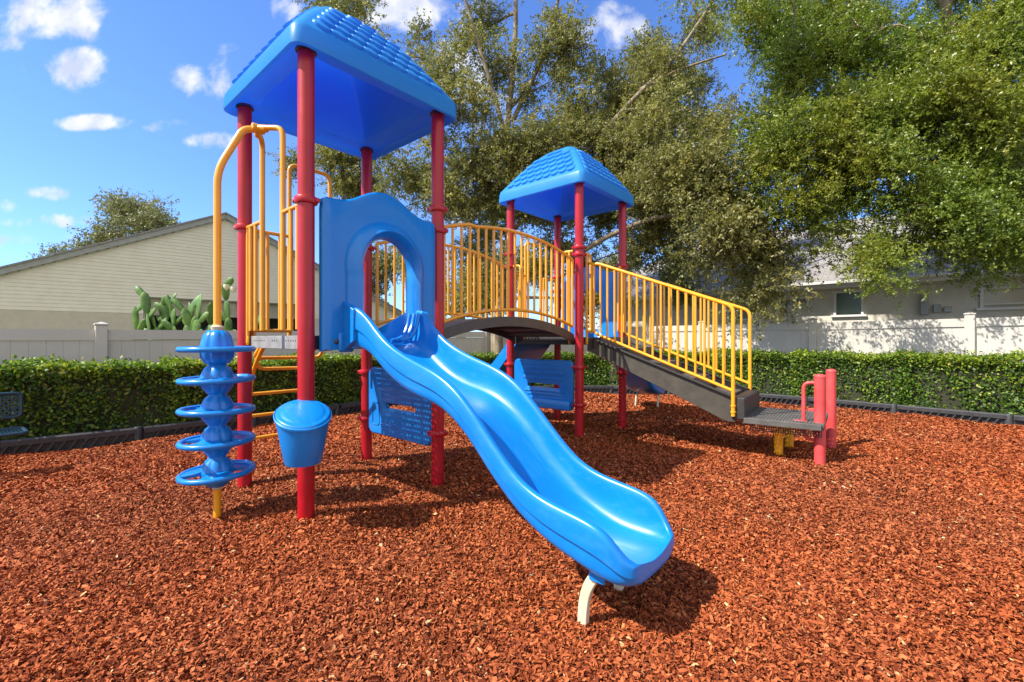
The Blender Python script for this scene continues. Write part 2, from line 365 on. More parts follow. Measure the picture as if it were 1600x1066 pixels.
def build_chips():
    xs, ys, Ls, ws = [], [], [], []
    def scatter(y0, y1, dens, l0, l1, wf):
        hx = 1.3*y1+1.0; n = int(dens*(y1-y0)*2*hx); y = rng.uniform(y0, y1, n); x = rng.uniform(-hx, hx, n)
        k = (np.abs(x) < 1.3*y+1.0) & in_poly(x, y)
        x = x[k]; y = y[k]; n = len(x); xs.append(x); ys.append(y)
        l = l0+(l1*.94-l0)*rng.beta(1.15, 3.6, n)+.004; Ls.append(l); ws.append(l*rng.uniform(wf*.5, wf*1.5, n))
    scatter(.9, 2.2, 24000, .008, .040, .36)
    scatter(2.2, 3.4, 18000, .009, .042, .36)
    scatter(3.4, 5.0, 10500, .012, .048, .38)
    scatter(5.0, 7.4, 5000, .018, .058, .42)
    scatter(7.4, 10.2, 2600, .025, .075, .45)
    x = np.concatenate(xs); y = np.concatenate(ys); l = np.concatenate(Ls); w = np.concatenate(ws); n = len(x)
    z = mulch_h(x, y)+rng.uniform(-.012, .012, n)
    az = rng.uniform(0, 2*pi, n); tilt = rng.normal(0, .46, n); roll = rng.normal(0, .58, n)
    d = np.stack([np.cos(az)*np.cos(tilt), np.sin(az)*np.cos(tilt), np.sin(tilt)], -1)
    s0 = np.stack([-np.sin(az), np.cos(az), np.zeros(n)], -1); up = np.cross(d, s0)
    s = s0*np.cos(roll)[:, None]+up*np.sin(roll)[:, None]; nn = np.cross(d, s)
    c = np.stack([x, y, z+.004], -1); V = np.empty((n, 6, 3)); curl = rng.normal(0, .13, n)*l
    tw = rng.uniform(.35, 1., (n, 6))
    for k, (a, b) in enumerate(((-.5, -.5), (0, -.5), (.5, -.5), (.5, .5), (0, .5), (-.5, .5))):
        e = tw[:, k] if a != 0 else .8+.4*tw[:, k]
        V[:, k] = c+d*(a*l*(1 if a == 0 else .75+.3*tw[:, (k+2) % 6]))[:, None]+s*(b*w*e)[:, None]+nn*(curl if a == 0 else 0*curl)[:, None]
    base = np.arange(n)[:, None]*6
    idx = np.concatenate([base+np.array([0, 1, 4, 5]), base+np.array([1, 2, 3, 4])], 1).ravel()
    r = np.clip(rng.beta(2.0, 2.2, n)*.93+rng.uniform(0, .02, n), 0, .95); sp = rng.random(n); r = np.where(sp > .991, rng.uniform(.965, 1, n), r)
    o = mesh_np('wood_chip_mulch', V.reshape(-1, 3), 4, idx, 'chips', rnd=np.repeat(r, 2))
    o['kind'] = 'stuff'; o['label'] = 'red dyed wood chip mulch covering the playground'; o['category'] = 'mulch'

# ------------------------------------------------------------------ edging (plastic playground border)
def build_border():
    pts = [Vector((a, b, 0)) for a, b in EDGE]; segs = []
    total = [0]
    for i in range(len(pts)-1): total.append(total[-1]+(pts[i+1]-pts[i]).length)
    def at(s_):
        for i in range(len(pts)-1):
            if s_ <= total[i+1] or i == len(pts)-2: return pts[i].lerp(pts[i+1], (s_-total[i])/(total[i+1]-total[i]))
    n = int(total[-1]//1.22)
    nodes = [at(i*1.22) for i in range(n+1)]
    where = []
    for i in range(n):
        a, b = nodes[i], nodes[i+1]; mid = (a+b)/2; Lg = (b-a).length; X = (b-a).normalized(); Y = Vector((-X.y, X.x, 0))
        px = CX+F_PX*mid.x/max(mid.y, .1)
        if mid.y < .8 or px < -500 or px > 2100: continue
        segs.append((px, mid, Lg, X, Y))
    segs.sort(key=lambda q: q[0])
    words = []
    for k, (px, mid, Lg, X, Y) in enumerate(segs):
        out = 'outside the frame at the far left'
        if px < 0: lab = 'black plastic border timber beyond the left end of the bench'
        elif px < 160: lab = 'black plastic border timber just right of the blue bench'
        elif px < 330: lab = 'black plastic border timber left of the disc climber, in hedge shade'
        elif px < 480: lab = 'black plastic border timber behind the curved yellow ladder'
        elif px < 620: lab = 'black plastic border timber seen past the upper end of the wave slide'
        elif px < 760: lab = 'black plastic border timber behind the wave slide chute'
        elif px < 860: lab = 'black plastic border timber behind the slotted blue panel'
        elif px < 960: lab = 'black plastic border timber at the rear under the second tower'
        elif px < 1060: lab = 'black plastic border timber behind the far slide exit'
        elif px < 1170: lab = 'black plastic border timber behind the stair railing'
        elif px < 1270: lab = 'black ribbed border timber behind the transfer platform'
        elif px < 1370: lab = 'black ribbed border timber just right of the two red posts'
        elif px < 1500: lab = 'black ribbed border timber in front of the sunny right hedge'
        elif px < 1620: lab = 'black ribbed border timber at the right edge of the photo'
        else: lab = 'black ribbed border timber out beyond the right side'
        t = thing('border_timber', lab, 'edging', (mid.x, mid.y, -.045), math.atan2(X.y, X.x), 'black plastic border timbers around the mulch')
        words.append((lab, px, t))
        b = MB(); h = .20
        # hollow face: top and bottom rails with a recessed web, ribs standing on it (local y- is the mulch side)
        prof = [(-.045, .135), (-.045, .185), (-.03, h), (.03, h), (.045, .185), (.045, 0), (.0, 0), (.0, .135)]
        b.prism([(p[0], p[1]) for p in prof], (-Lg/2+.03, 0, 0), (0, 1, 0), (0, 0, 1), Lg-.06)
        b.box((0, -.022, .02), (Lg-.06, .044, .05))
        b.build('beam', 'curb', t, smooth=False)
        r = MB(); x = -Lg/2+.12
        while x < Lg/2-.1:
            r.add([(x-.012, -.04, .045), (x+.012, -.04, .045), (x+.067, -.04, .135), (x+.043, -.04, .135),
                   (x-.012, .0, .045), (x+.012, .0, .045), (x+.067, .0, .135), (x+.043, .0, .135)],
                  [(0, 1, 2, 3), (0, 4, 5, 1), (1, 5, 6, 2), (2, 6, 7, 3), (3, 7, 4, 0)])
            x += .085
        r.build('rib', 'curb', t, smooth=False)
        e = MB(); e.lathe([(.046, -.03), (.046, .19), (.036, .207), (.018, .209), (.012, .195)], (Lg/2-.02, 0, 0), 14); e.build('end_knuckle', 'curb', t)
    # second pass: keep labels unique
    seen = {}
    for lab, px, t in words: seen.setdefault(lab, []).append(t)
    for lab, ts in seen.items():
        if len(ts) > 1:
            for i, t in enumerate(ts):
                w = ['leftmost', 'second from left', 'third from left', 'fourth from left', 'fifth from left'][i] if len(ts) > 2 else ['left', 'right'][i]+' one'
                t['label'] = lab.replace('black ', 'black ', 1)+', '+w+' of them'

# ------------------------------------------------------------------ play structure
TH = .85566; O0 = Vector((-1.31473, 2.86202, 0)); S = 1.06715; LB = 2.11125
ROOF_Z = 2.965; DECK = 1.205; PR = .0505
root = thing('play_structure', 'blue, red and yellow playground set with two roofed towers, bridge and wave slide', 'playground set', O0, TH)
U2 = S+LB
T_L = Matrix.Rotation(-TH, 3, 'Z')
def loc_(p):                                        # world -> play structure coordinates
    p = Vector(p)-O0; return T_L @ p

POSTS = {'A': (0, S), 'B': (0, 0), 'C': (S, S), 'D': (S, 0), 'E': (U2, S), 'G': (U2, 0), 'F': (U2+S, S), 'H': (U2+S, 0)}
COLLARS = {'A': [2.06], 'B': [2.06], 'D': [2.235, 2.06, .416], 'C': [.864, .418, 2.06], 'G': [2.248, 2.165, .851, .411], 'H': [.723, 2.16], 'F': [2.101, 1.9], 'E': [2.30, 2.135, .849, .41]}

def collar(b, u, v, z):
    b.lathe([(PR+.001, -.022), (PR+.016, -.020), (PR+.020, -.008), (PR+.020, .008), (PR+.016, .020), (PR+.001, .022)], (u, v, z), 20)
    for a in (-1, 1):
        c = Vector((u, v, z))+Vector((cos(-.9), sin(-.9), 0))*a*(PR+.022)
        b.box(c, (.030, .022, .030), bev=.005)
def build_posts():
    plab = {'A': 'red post behind the disc climber', 'B': 'nearest red post, carrying the blue drum'}
    for k, (u, v) in POSTS.items():
        b = MB(); b.lathe([(PR, -.12), (PR, ROOF_Z+.075)], (u, v, 0), 28)
        p = b.build('post', 'red', root)
        if k in plab: p['label'] = plab[k]
        for z in COLLARS[k]:
            c = MB(); collar(c, u, v, z); c.build('clamp_collar', 'red', p)
        c = MB(); c.lathe([(PR+.004, ROOF_Z+.03), (PR+.013, ROOF_Z+.034), (PR+.013, ROOF_Z+.044), (PR+.004, ROOF_Z+.05)], (u, v, 0), 20); c.build('cap_plate', 'bolt', p)

def rsq(h, r, z, cx, cy, n=5, m=6):
    """rounded square ring"""
    r = min(r, h*.98); out = []
    for q, (sx, sy) in enumerate(((1, 1), (-1, 1), (-1, -1), (1, -1))):
        for k in range(n+1):
            a = q*pi/2+k/n*pi/2; out.append(Vector((cx+sx*(h-r)+r*cos(a), cy+sy*(h-r)+r*sin(a), z)))
        # edge subdivision towards the next corner
        nsx, nsy = ((1, 1), (-1, 1), (-1, -1), (1, -1))[(q+1) % 4]; a = (q+1)*pi/2
        p0 = out[-1]; p1 = Vector((cx+nsx*(h-r)+r*cos(a), cy+nsy*(h-r)+r*sin(a), z))
        for k in range(1, m): out.append(p0.lerp(p1, k/m))
    return out

SLOPE = [(.640, .150), (.615, .185), (.555, .270), (.480, .375), (.390, .490), (.300, .590), (.215, .665), (.150, .705), (.105, .722)]
def build_roof(uc, vc, lab):
    b = MB(); z0 = ROOF_Z
    prof = [(.02, .530, 0), (.10, .525, .02), (.30, .35, .03), (.44, .15, .03), (.455, .10, .03), (.48, .062, .03), (.585, .055, .04), (.612, .048, .05), (.628, .012, .06), (.650, .0, .07), (.662, .008, .075),
            (.664, .030, .075), (.659, .110, .075), (.652, .132, .07)]
    rings = [rsq(h, r, z0+z, uc, vc) for h, z, r in prof]
    rings += [rsq(h, .055+.02*(1-h/.64), z0+z, uc, vc) for h, z in SLOPE]+[rsq(.06, .05, z0+.731, uc, vc), rsq(.02, .015, z0+.733, uc, vc)]
    b.ring_stack(rings)
    o = b.build('roof', 'blue_roof', root, angle=50); o['label'] = lab
    # moulded scallop shingles on the four faces
    s_ = MB(); tabx = [(z, h) for h, z in SLOPE]
    rows = 6; z_lo, z_hi = .215, .675
    # arc length along the slope
    zs = np.linspace(z_lo, z_hi, 60); hs = np.array([lerp_tab(tabx, z) for z in zs]); ln = np.concatenate([[0], np.cumsum(np.hypot(np.diff(zs), np.diff(hs)))])
    for q in range(4):
        a = q*pi/2; Xd = Vector((cos(a), sin(a), 0)); Yd = Vector((-sin(a), cos(a), 0)); c0 = Vector((uc, vc, z0))
        for row in range(rows):
            t = ln[-1]*(row+.0)/rows; z = float(np.interp(t, ln, zs)); h = float(np.interp(t, ln, hs))
            z2 = float(np.interp(t+.02, ln, zs)); h2 = float(np.interp(t+.02, ln, hs))
            up = (Xd*(h2-h)+Vector((0, 0, z2-z))).normalized(); nn = Yd.cross(up).normalized()
            if nn.dot(Xd) < 0: nn = -nn
            half = h-.075; pitch = .116; n = int((2*half)/pitch)
            if n < 1: continue
            off = (pitch/2 if row % 2 else 0)
            for k in range(-n, n+1):
                y = k*pitch+off
                if abs(y) > half-.03: continue
                cc = c0+Xd*h+Vector((0, 0, z))+Yd*y
                seg = 12; R = .055; ring = []; low = []
                for i in range(seg):
                    an = 2*pi*i/seg; ex = cos(an)*R; ey = sin(an)*R*1.08
                    lift = .021-.017*(ey/R+1)/2*1.1
                    ring.append(cc+Yd*ex+up*ey+nn*lift); low.append(cc+Yd*ex*1.1+up*ey*1.1-nn*.008)
                top = cc+nn*.0165
                s_.add(ring+low+[top], [(i, (i+1) % seg, 2*seg) for i in range(seg)]+[(seg+i, seg+(i+1) % seg, (i+1) % seg, i) for i in range(seg)])
    s_.build('scallop_shingles', 'blue_roof', o, angle=70)

def perforated(b, u0, u1, v0, v1, z, pitch=.035, w=.017, t=.012):
    nu = int((u1-u0)/pitch); nv = int((v1-v0)/pitch)
    for i in range(nu+1):
        u = u0+(u1-u0)*i/nu; b.box((u, (v0+v1)/2, z), (w, v1-v0, t))
    for j in range(nv+1):
        v = v0+(v1-v0)*j/nv; b.box(((u0+u1)/2, v, z-.0015), (u1-u0, w, t-.004))

def build_decks():
    for uc in (0, U2):
        b = MB(); e = .045; perforated(b, uc+e, uc+S-e, e, S-e, DECK-.008)
        o = b.build('deck', 'deck', root, smooth=False)
        for side in range(4):
            k = MB(); hh = .092; zc = DECK-hh/2-.001
            if side == 0: c, sz = (uc+.028, S/2, zc), (.022, S-.12, hh)
            elif side == 1: c, sz = (uc+S-.028, S/2, zc), (.022, S-.12, hh)
            elif side == 2: c, sz = (uc+S/2, .028, zc), (S-.08, .022, hh)
            else: c, sz = (uc+S/2, S-.028, zc), (S-.08, .022, hh)
            k.box(c, sz, bev=.003)
            bar = k.build('deck_edge', 'bar' if (side == 0 and uc == 0) else 'black', o, smooth=False)
            if side == 0 and uc == 0:
                h = MB()
                for i in list(range(6))+list(range(9, 12))+list(range(15, 21)):
                    h.lathe([(.0055, 0), (.0055, .0015)], (uc+.0165, S/2+(i-10)*.038, DECK-.035), 8, ax=(Vector((0, 1, 0)), Vector((0, 0, 1)), Vector((-1, 0, 0))))
                h.build('bolt_holes', 'bolt', bar)

def barrier(parent, pts_uv, z0, z1, n, r=.013, rr=.016, name='barrier_rail', skip_ends=False):
    """straight balustrade panel between two plan points: frame + balusters"""
    a = Vector((*pts_uv[0], 0)); b = Vector((*pts_uv[1], 0)); f = MB()
    Z = Vector((0, 0, 1))
    f.tube(bend([a+Z*z0, b+Z*z0, b+Z*z1, a+Z*z1, a+Z*z0+Z*.001], .03), rr, 10)
    o = f.build(name, 'yellow', parent)
    for i in range(1, n+1):
        p = a.lerp(b, i/(n+1)); q = MB(); q.tube([p+Z*z0, p+Z*z1], r, 8); q.build('baluster', 'yellow', o)
    return o

def build_barriers():
    Z = Vector((0, 0, 1))
    # entrance side with the disc climber (u = 0): two barriers with tall loops
    def loops(base, ex, gap, tall, side):
        """ex: unit vector along the opening, barriers from each post to the gap"""
        out = []
        for sgn, lo, hi in ((1, .065, gap[0]), (-1, S-.065, gap[1])):
            a = base+ex*lo; c = base+ex*hi
            f = MB()
            if tall:
                mid = base+ex*(S/2)-Vector((.10, 0, 0)) if side == 'u' else base+ex*(S/2)
                f.tube(bend([c+Z*1.245, c+Z*tall, mid+Z*(tall+.02)], .06), .0185, 12)
            f.tube(bend([a+Z*2.05, c+Z*2.05], .02), .015, 10)
            f.tube(bend([a+Z*2.05, a+Z*1.15], .02), .013, 10)
            f.tube(bend([c+Z*1.245-ex*sgn*.0, c+Z*1.245, a+Z*1.245], .04), .0155, 10)
            m = a.lerp(c, .55); f.tube([m+Z*1.245, m+Z*2.05], .0135, 10)
            m = a.lerp(c, .2); f.tube([m+Z*1.245, m+Z*2.05], .0135, 10)
            f.box(a+Z*1.17, (.012, .03, .07), bev=.003)
            o = f.build('climb_rail', 'yellow', root); out.append(o)
        return out
    loops(Vector((0, 0, 0)), Vector((0, 1, 0)), (.352, .711), 2.63, 'u')
    # ladder side (v = S) of both towers: barrier with a hoop
    for uc in (0, U2):
        b0 = Vector((uc, S, 0)); ex = Vector((1, 0, 0))
        for lo, hi in ((.065, .36), (S-.065, .72)):
            a = b0+ex*lo; c = b0+ex*hi
            f = MB()
            f.tube(bend([a+Z*2.05, c+Z*2.05], .02), .015, 10); f.tube([a+Z*1.25, c+Z*1.25], .015, 10); f.tube([a+Z*2.05, a+Z*1.15], .0135, 10)
            f.tube([c+Z*1.25, c+Z*2.05], .0135, 10)
            for q in (.35, .68):
                m = a.lerp(c, q); f.tube([m+Z*1.25, m+Z*2.05], .0135, 10)
            f.build('climb_rail', 'yellow', root)
        f = MB(); y = Vector((0, .045, 0)); ht = 2.68 if uc == 0 else 2.52
        f.tube(bend([b0+ex*.36+y+Z*1.15, b0+ex*.36+y+Z*ht, b0+ex*.72+y+Z*ht, b0+ex*.72+y+Z*1.15], .07), .0175, 12)
        f.build('hand_hoop', 'yellow', root)
    # deck 2: little loops beside the bridge mouth and the stair mouth
    f = MB(); v = .0
    f.tube(bend([(U2-.01, .075, 2.215), (U2-.01, .115, 2.215), (U2-.02, .215, 2.215), (U2-.02, .215, 1.245), (U2-.02, .12, 1.245)], .05), .0165, 12)
    f.tube([(U2-.02, .125, 2.21), (U2-.02, .125, 1.15)], .0145, 10); f.box((U2-.02, .125, 1.16), (.03, .014, .07), bev=.003)
    f.build('mouth_rail', 'yellow', root)
    f = MB()
    f.tube(bend([(U2+.06, -.005, 2.18), (U2+.20, -.02, 2.20), (U2+.22, -.02, 2.08), (U2+.22, -.02, 1.27), (U2+.12, -.02, 1.27)], .05), .0165, 12)
    f.tube([(U2+.13, -.02, 2.18), (U2+.13, -.02, 1.15)], .0145, 10); f.box((U2+.13, -.02, 1.15), (.014, .03, .07), bev=.003)
    f.build('mouth_rail', 'yellow', root)
    f = MB()
    f.tube(bend([(U2+S-.06, -.005, 2.13), (U2+S-.14, -.02, 2.13), (U2+S-.16, -.02, 2.06), (U2+S-.16, -.02, 1.27), (U2+S-.06, -.02, 1.27)], .05), .0165, 12)
    f.build('mouth_rail', 'yellow', root)
    f = MB()
    f.tube(bend([(U2-.02, S-.075, 2.13), (U2-.02, S-.19, 2.13), (U2-.02, S-.19, 1.245), (U2-.02, S-.08, 1.245)], .05), .0165, 12)
    f.build('mouth_rail', 'yellow', root)

def arch(u):                                          # top of the bridge walkway
    t = (u-S)/LB; return DECK+.01+.178*(1-(2*t-1)**2)**.9 if 0 < t < 1 else DECK+.01
def build_bridge():
    n = 28; us = [S+.02+(LB-.04)*i/n for i in range(n+1)]
    b = MB(); 
    for v0, v1 in ((.06, .085), (S-.085, S-.06)):       # curved side beams
        rings = [[(u, v0, arch(u)+.01), (u, v1, arch(u)+.01), (u, v1, arch(u)-.085), (u, v0, arch(u)-.085)] for u in us]
        b.ring_stack([[Vector(p) for p in r] for r in rings])
    o = b.build('bridge', 'bridge', root, smooth=False)
    w = MB(); w.ring_stack([[Vector((u, .09, arch(u))), Vector((u, S-.09, arch(u))), Vector((u, S-.09, arch(u)-.02)), Vector((u, .09, arch(u)-.02))] for u in us])
    for u in us[2::4]: w.box((u, S/2, arch(u)-.035), (.04, S-.2, .03))
    w.build('walkway', 'bridge', o, smooth=False)
    for v in (.035, S-.035):
        f = MB(); top = [(u, v, arch(u)+.845+(.02 if u < S+.4 else 0)) for u in us]; bot = [(u, v, arch(u)+.075) for u in us]
        top = top[1:-1]; bot = bot[1:-1]
        f.tube([bot[0], top[0]], .016, 10); f.tube([bot[-1], top[-1]], .016, 10)
        f.tube(top, .017, 10); f.tube(bot, .016, 10)
        g = f.build('bridge_rail', 'yellow', root)
        g['label'] = 'near arched bridge railing' if v < .5 else 'far arched bridge railing'
        nb = 19
        for i in range(1, nb):
            u = S+.09+(LB-.18)*i/nb; q = MB(); q.tube([(u, v, arch(u)+.075), (u, v, arch(u)+.85)], .0125, 8); q.build('baluster', 'yellow', g)

def hood(name, O, X, Yz, out, lab):
    """slide entrance panel: X runs across, Z up, out = outward normal. drawn for a panel 1.07 m wide"""
    O, X, out = Vector(O), Vector(X), Vector(out); Z = Vector((0, 0, 1))
    top = [(.075, 2.04), (.08, 2.085), (.105, 2.098), (.15, 2.098), (.21, 2.103), (.28, 2.125), (.35, 2.165), (.42, 2.20), (.48, 2.218), (.533, 2.224)]
    top = top+[(1.067-a, z) for a, z in top[-2::-1]]
    def outer(t):                                    # t in 0..1 counter-clockwise from the bottom of the left leg
        pass
    # two matching loops with the same number of points: the outline and the arch opening
    N = 64; hole = []; outl = []
    cx = .54
    def hole_pt(a):      # a from -1 (left bottom) to 1 (right bottom)
        if abs(a) > .55:
            t = (abs(a)-.55)/.45; x = .222-.035*sin(t*pi*.9); z = 1.62-(1.62-1.12)*t
            x = .196
        else:
            an = abs(a)/.55*(pi/2+.25); x = .2018*sin(an); z = 1.672+.222*cos(an)
        return (cx+math.copysign(x, a), z)
    def out_pt(a):
        if abs(a) > .5:
            t = (abs(a)-.5)/.5; x = .533-.073; z = 2.07+(1.10-2.07)*t
            s = math.copysign(1, a); return (.533+s*x, z)
        x = .533+a/.5*.46; return (x, lerp_tab(top, x))
    ks = [-1+2*i/(N-1) for i in range(N)]
    hole = [hole_pt(a) for a in ks]; outl = [out_pt(a) for a in ks]
    mid1 = [(h[0]*.55+q[0]*.45, h[1]*.55+q[1]*.45) for h, q in zip(hole, outl)]
    # arch ring outer line: offset from the hole
    ringo = []
    for i, h in enumerate(hole):
        a = hole[max(i-1, 0)]; c = hole[min(i+1, N-1)]; tx, tz = c[0]-a[0], c[1]-a[1]; l = sqrt(tx*tx+tz*tz)+1e-9
        ringo.append((h[0]-tz/l*.118, h[1]+tx/l*.118))
    def P(p, d): return O+X*p[0]+Z*p[1]+out*d
    b = MB(); prof = []
    def mixp(p, q, t): return (p[0]+(q[0]-p[0])*t, p[1]+(q[1]-p[1])*t)
    for i in range(N):
        h, r, q = hole[i], ringo[i], outl[i]
        shrink = mixp(q, (.533, 1.65), .03)
        prof.append([P(h, -.02), P(h, .035), P(mixp(h, r, .10), .078), P(mixp(h, r, .36), .102), P(mixp(h, r, .72), .078), P(mixp(h, r, .93), .042), P(r, .020), P(mixp(r, q, .12), .018), P(mixp(r, q, .55), .016),
                     P(shrink, .020), P(q, .008), P(q, -.03), P(mixp(q, h, .08), -.04), P(mixp(h, q, .25), -.04)])
    m = len(prof[0]); vs = [p for r in prof for p in r]; fs = []
    for i in range(N-1):
        for j in range(m): fs.append((i*m+j, i*m+(j+1) % m, (i+1)*m+(j+1) % m, (i+1)*m+j))
    fs += [tuple(range(m)), tuple((N-1)*m+j for j in range(m))[::-1]]
    b.add(vs, fs); o = b.build(name, 'blue', root, angle=55); o['label'] = lab
    for x in (.165, .902):
        k = MB(); k.lathe([(.016, .0), (.016, .006), (.008, .012)], P((x, 1.165), .018), 10, ax=(X, Z, out)); k.build('bolt', 'bolt', o)
    return o

RIM = [(-.02, 1.395), (-.15, 1.392), (-.24, 1.362), (-.36, 1.262), (-.49, 1.168), (-.62, 1.108), (-.76, 1.060), (-.92, 1.015), (-1.07, .955), (-1.19, .875), (-1.30, .775), (-1.42, .655), (-1.55, .545), (-1.66, .495), (-1.76, .475), (-1.86, .460), (-1.93, .446), (-1.98, .428), (-2.02, .392), (-2.05, .350), (-2.08, .318), (-2.10, .304)]
LOW = [(-.02, 1.13), (-.15, 1.125), (-.30, 1.08), (-.47, .968), (-.62, .895), (-.78, .845), (-.92, .82), (-1.05, .775), (-1.21, .665), (-1.37, .51), (-1.53, .38), (-1.67, .305), (-1.80, .262), (-1.92, .232), (-2.02, .212), (-2.07, .214), (-2.10, .228)]
def slide_mesh(b, uc, hw=.262):
    rows = []; vs_ = [-.02, -.08, -.15, -.22, -.30, -.38, -.47, -.56, -.65, -.74, -.83, -.92, -1.01, -1.10, -1.19, -1.28, -1.37, -1.46, -1.55, -1.64, -1.73, -1.81, -1.88, -1.93, -1.97, -2.005, -2.04, -2.065, -2.085, -2.098]
    for v in vs_:
        rim = lerp_tab([(-a, z) for a, z in RIM], -v); low = lerp_tab([(-a, z) for a, z in LOW], -v)-.008; rim += .006*min(1, (2.098+v)/.2)
        end = max(0, (-v-1.84)/.26); w = hw*sqrt(max(0.02, 1-min(1, end)**5*.52)) if end > 0 else hw
        flare = .035*max(0, 1-abs(v+.1)/.2); w += flare
        bed = low+.024+.04*min(1, max(0, (-v-1.84)/.2)); bed = min(bed, rim-.012)
        dz = rim-bed
        sec = [(0, low), (w*.55, low+.002), (w-.035, low+.012), (w-.008, low+.04 if rim-low > .08 else low+.012), (w-.006, low+(rim-low)*.44), (w-.006, low+(rim-low)*.47), (w+.006, low+(rim-low)*.50), (w+.007, low+(rim-low)*.54), (w+.006, rim-min(.035, dz*.3)), (w, rim-min(.008, dz*.1)), (w-.018, rim),
               (w-.036, rim-min(.006, dz*.1)), (w-.044, rim-dz*.22), (w-.052, bed+dz*.40), (w-.076, bed+dz*.09), (w-.120 if w > .22 else w*.455, bed+.002), (0, bed)]
        sec = [(min(max(a, .0), w+.01), z) for a, z in sec]
        full = [(a, z) for a, z in sec]+[(-a, z) for a, z in sec[-2:0:-1]]
        rows.append([Vector((uc+a, v, z)) for a, z in full])
    b.ring_stack(rows)

def build_slide():
    b = MB(); slide_mesh(b, .502, .256)
    o = b.build('wave_slide', 'blue', root, subsurf=2); o['label'] = 'bright blue double wave slide chute in the foreground'
    # flared mounting ears at the top, outside the hood
    for s in (-1, 1):
        e = MB(); uo = .515+s*.285
        e.ring_stack([[Vector((uo+s*a, v, z)) for a, z in ((-.02, z0), (.02, z0), (.02, z1), (-.02, z1))] for v, z0, z1 in ((-.03, 1.10, 1.43), (-.07, 1.10, 1.43), (-.12, 1.13, 1.41), (-.2, 1.17, 1.37))])
        e.box((uo+s*.0, -.075, 1.16), (.11, .03, .13), bev=.012)
        e.build('mounting_ear', 'blue', o, bevel=.008)
    for s in (-1, 1):
        k = MB(); k.lathe([(.013, 0), (.013, .006), (.006, .010)], (.515+s*.285, -.092, 1.165), 10, ax=(Vector((1, 0, 0)), Vector((0, 0, 1)), Vector((0, -1, 0))))
        k.build('bolt', 'bolt', o)
    # far-side grab ribs inside the hood
    r = MB()
    for i, v in enumerate((-.10, -.155, -.21)):
        r.tube(spline([(.515+.205, v, 1.365), (.515+.175, v-.01, 1.27), (.515+.12, v-.02, 1.195), (.515+.03, v-.02, 1.168)], 5), .014, 8)
    r.build('grab_rib', 'blue', o)
    # cream curved foot
    for u in (.345, .66):
        f = MB(); pts = spline([(u, -1.915, .225), (u, -1.89, .19), (u, -1.855, .12), (u, -1.838, .03), (u, -1.836, -.08)], 6)
        rings = []
        for i, p in enumerate(pts):
            a = pts[max(i-1, 0)]; c = pts[min(i+1, len(pts)-1)]; t = (c-a).normalized(); sx = Vector((1, 0, 0)); nn = t.cross(sx)
            rings.append([p+sx*x+nn*y for x, y in ((-.014, -.022), (.014, -.022), (.014, .022), (-.014, .022))])
        f.ring_stack(rings); f.build('slide_foot', 'cream', root, smooth=False, bevel=.004)
        g = MB(); g.box((u-.021, -1.915, .213), (.012, .075, .062), bev=.005); g.box((u+.021, -1.915, .213), (.012, .075, .062), bev=.005)
        g.build('foot_bracket', 'blue', o)

def build_far_slide():
    b = MB(); slide_mesh(b, 0)
    # turned to leave tower 2 on its far side (+u)
    def tf(p): return Vector((U2+S-p.y, .50+p.x, p.z))
    o = b.build('far_slide', 'blue', root, subsurf=1, tf=tf); o['label'] = 'far blue slide running away behind the stair'
    for s in (-1, 1):
        f = MB(); f.tube(spline([(s*.2, -1.93, .235), (s*.2, -1.86, .15), (s*.2, -1.82, -.08)], 5), .017, 8)
        f.build('slide_foot', 'cream', root, tf=tf)
    # moulded climbing slope on the ladder side of tower 2
    c = MB(); N = 14; rows = []
    for i in range(N+1):
        t = i/N; v = S+.02+1.25*t; z = 1.16-.95*t-.16*sin(t*pi); w = .40
        rows.append([Vector((U2+S/2+a, v, z+h)) for a, h in ((-w, .16), (-w+.05, .19), (-w+.09, .16), (-w+.13, .02), (w-.13, .02), (w-.09, .16), (w-.05, .19), (w, .16), (w, -.05), (-w, -.05))])
    c.ring_stack(rows); k = c.build('climbing_slope', 'blue', root, angle=60); k['label'] = 'blue moulded climbing slope behind the second tower'
    g = MB()
    for i in range(1, 9):
        t = i/9; v = S+.02+1.25*t; z = 1.16-.95*t-.16*sin(t*pi)+.03; g.box((U2+S/2+(.1 if i % 2 else -.1), v, z), (.3, .05, .04), bev=.01)
    g.build('foothold', 'blue', k)

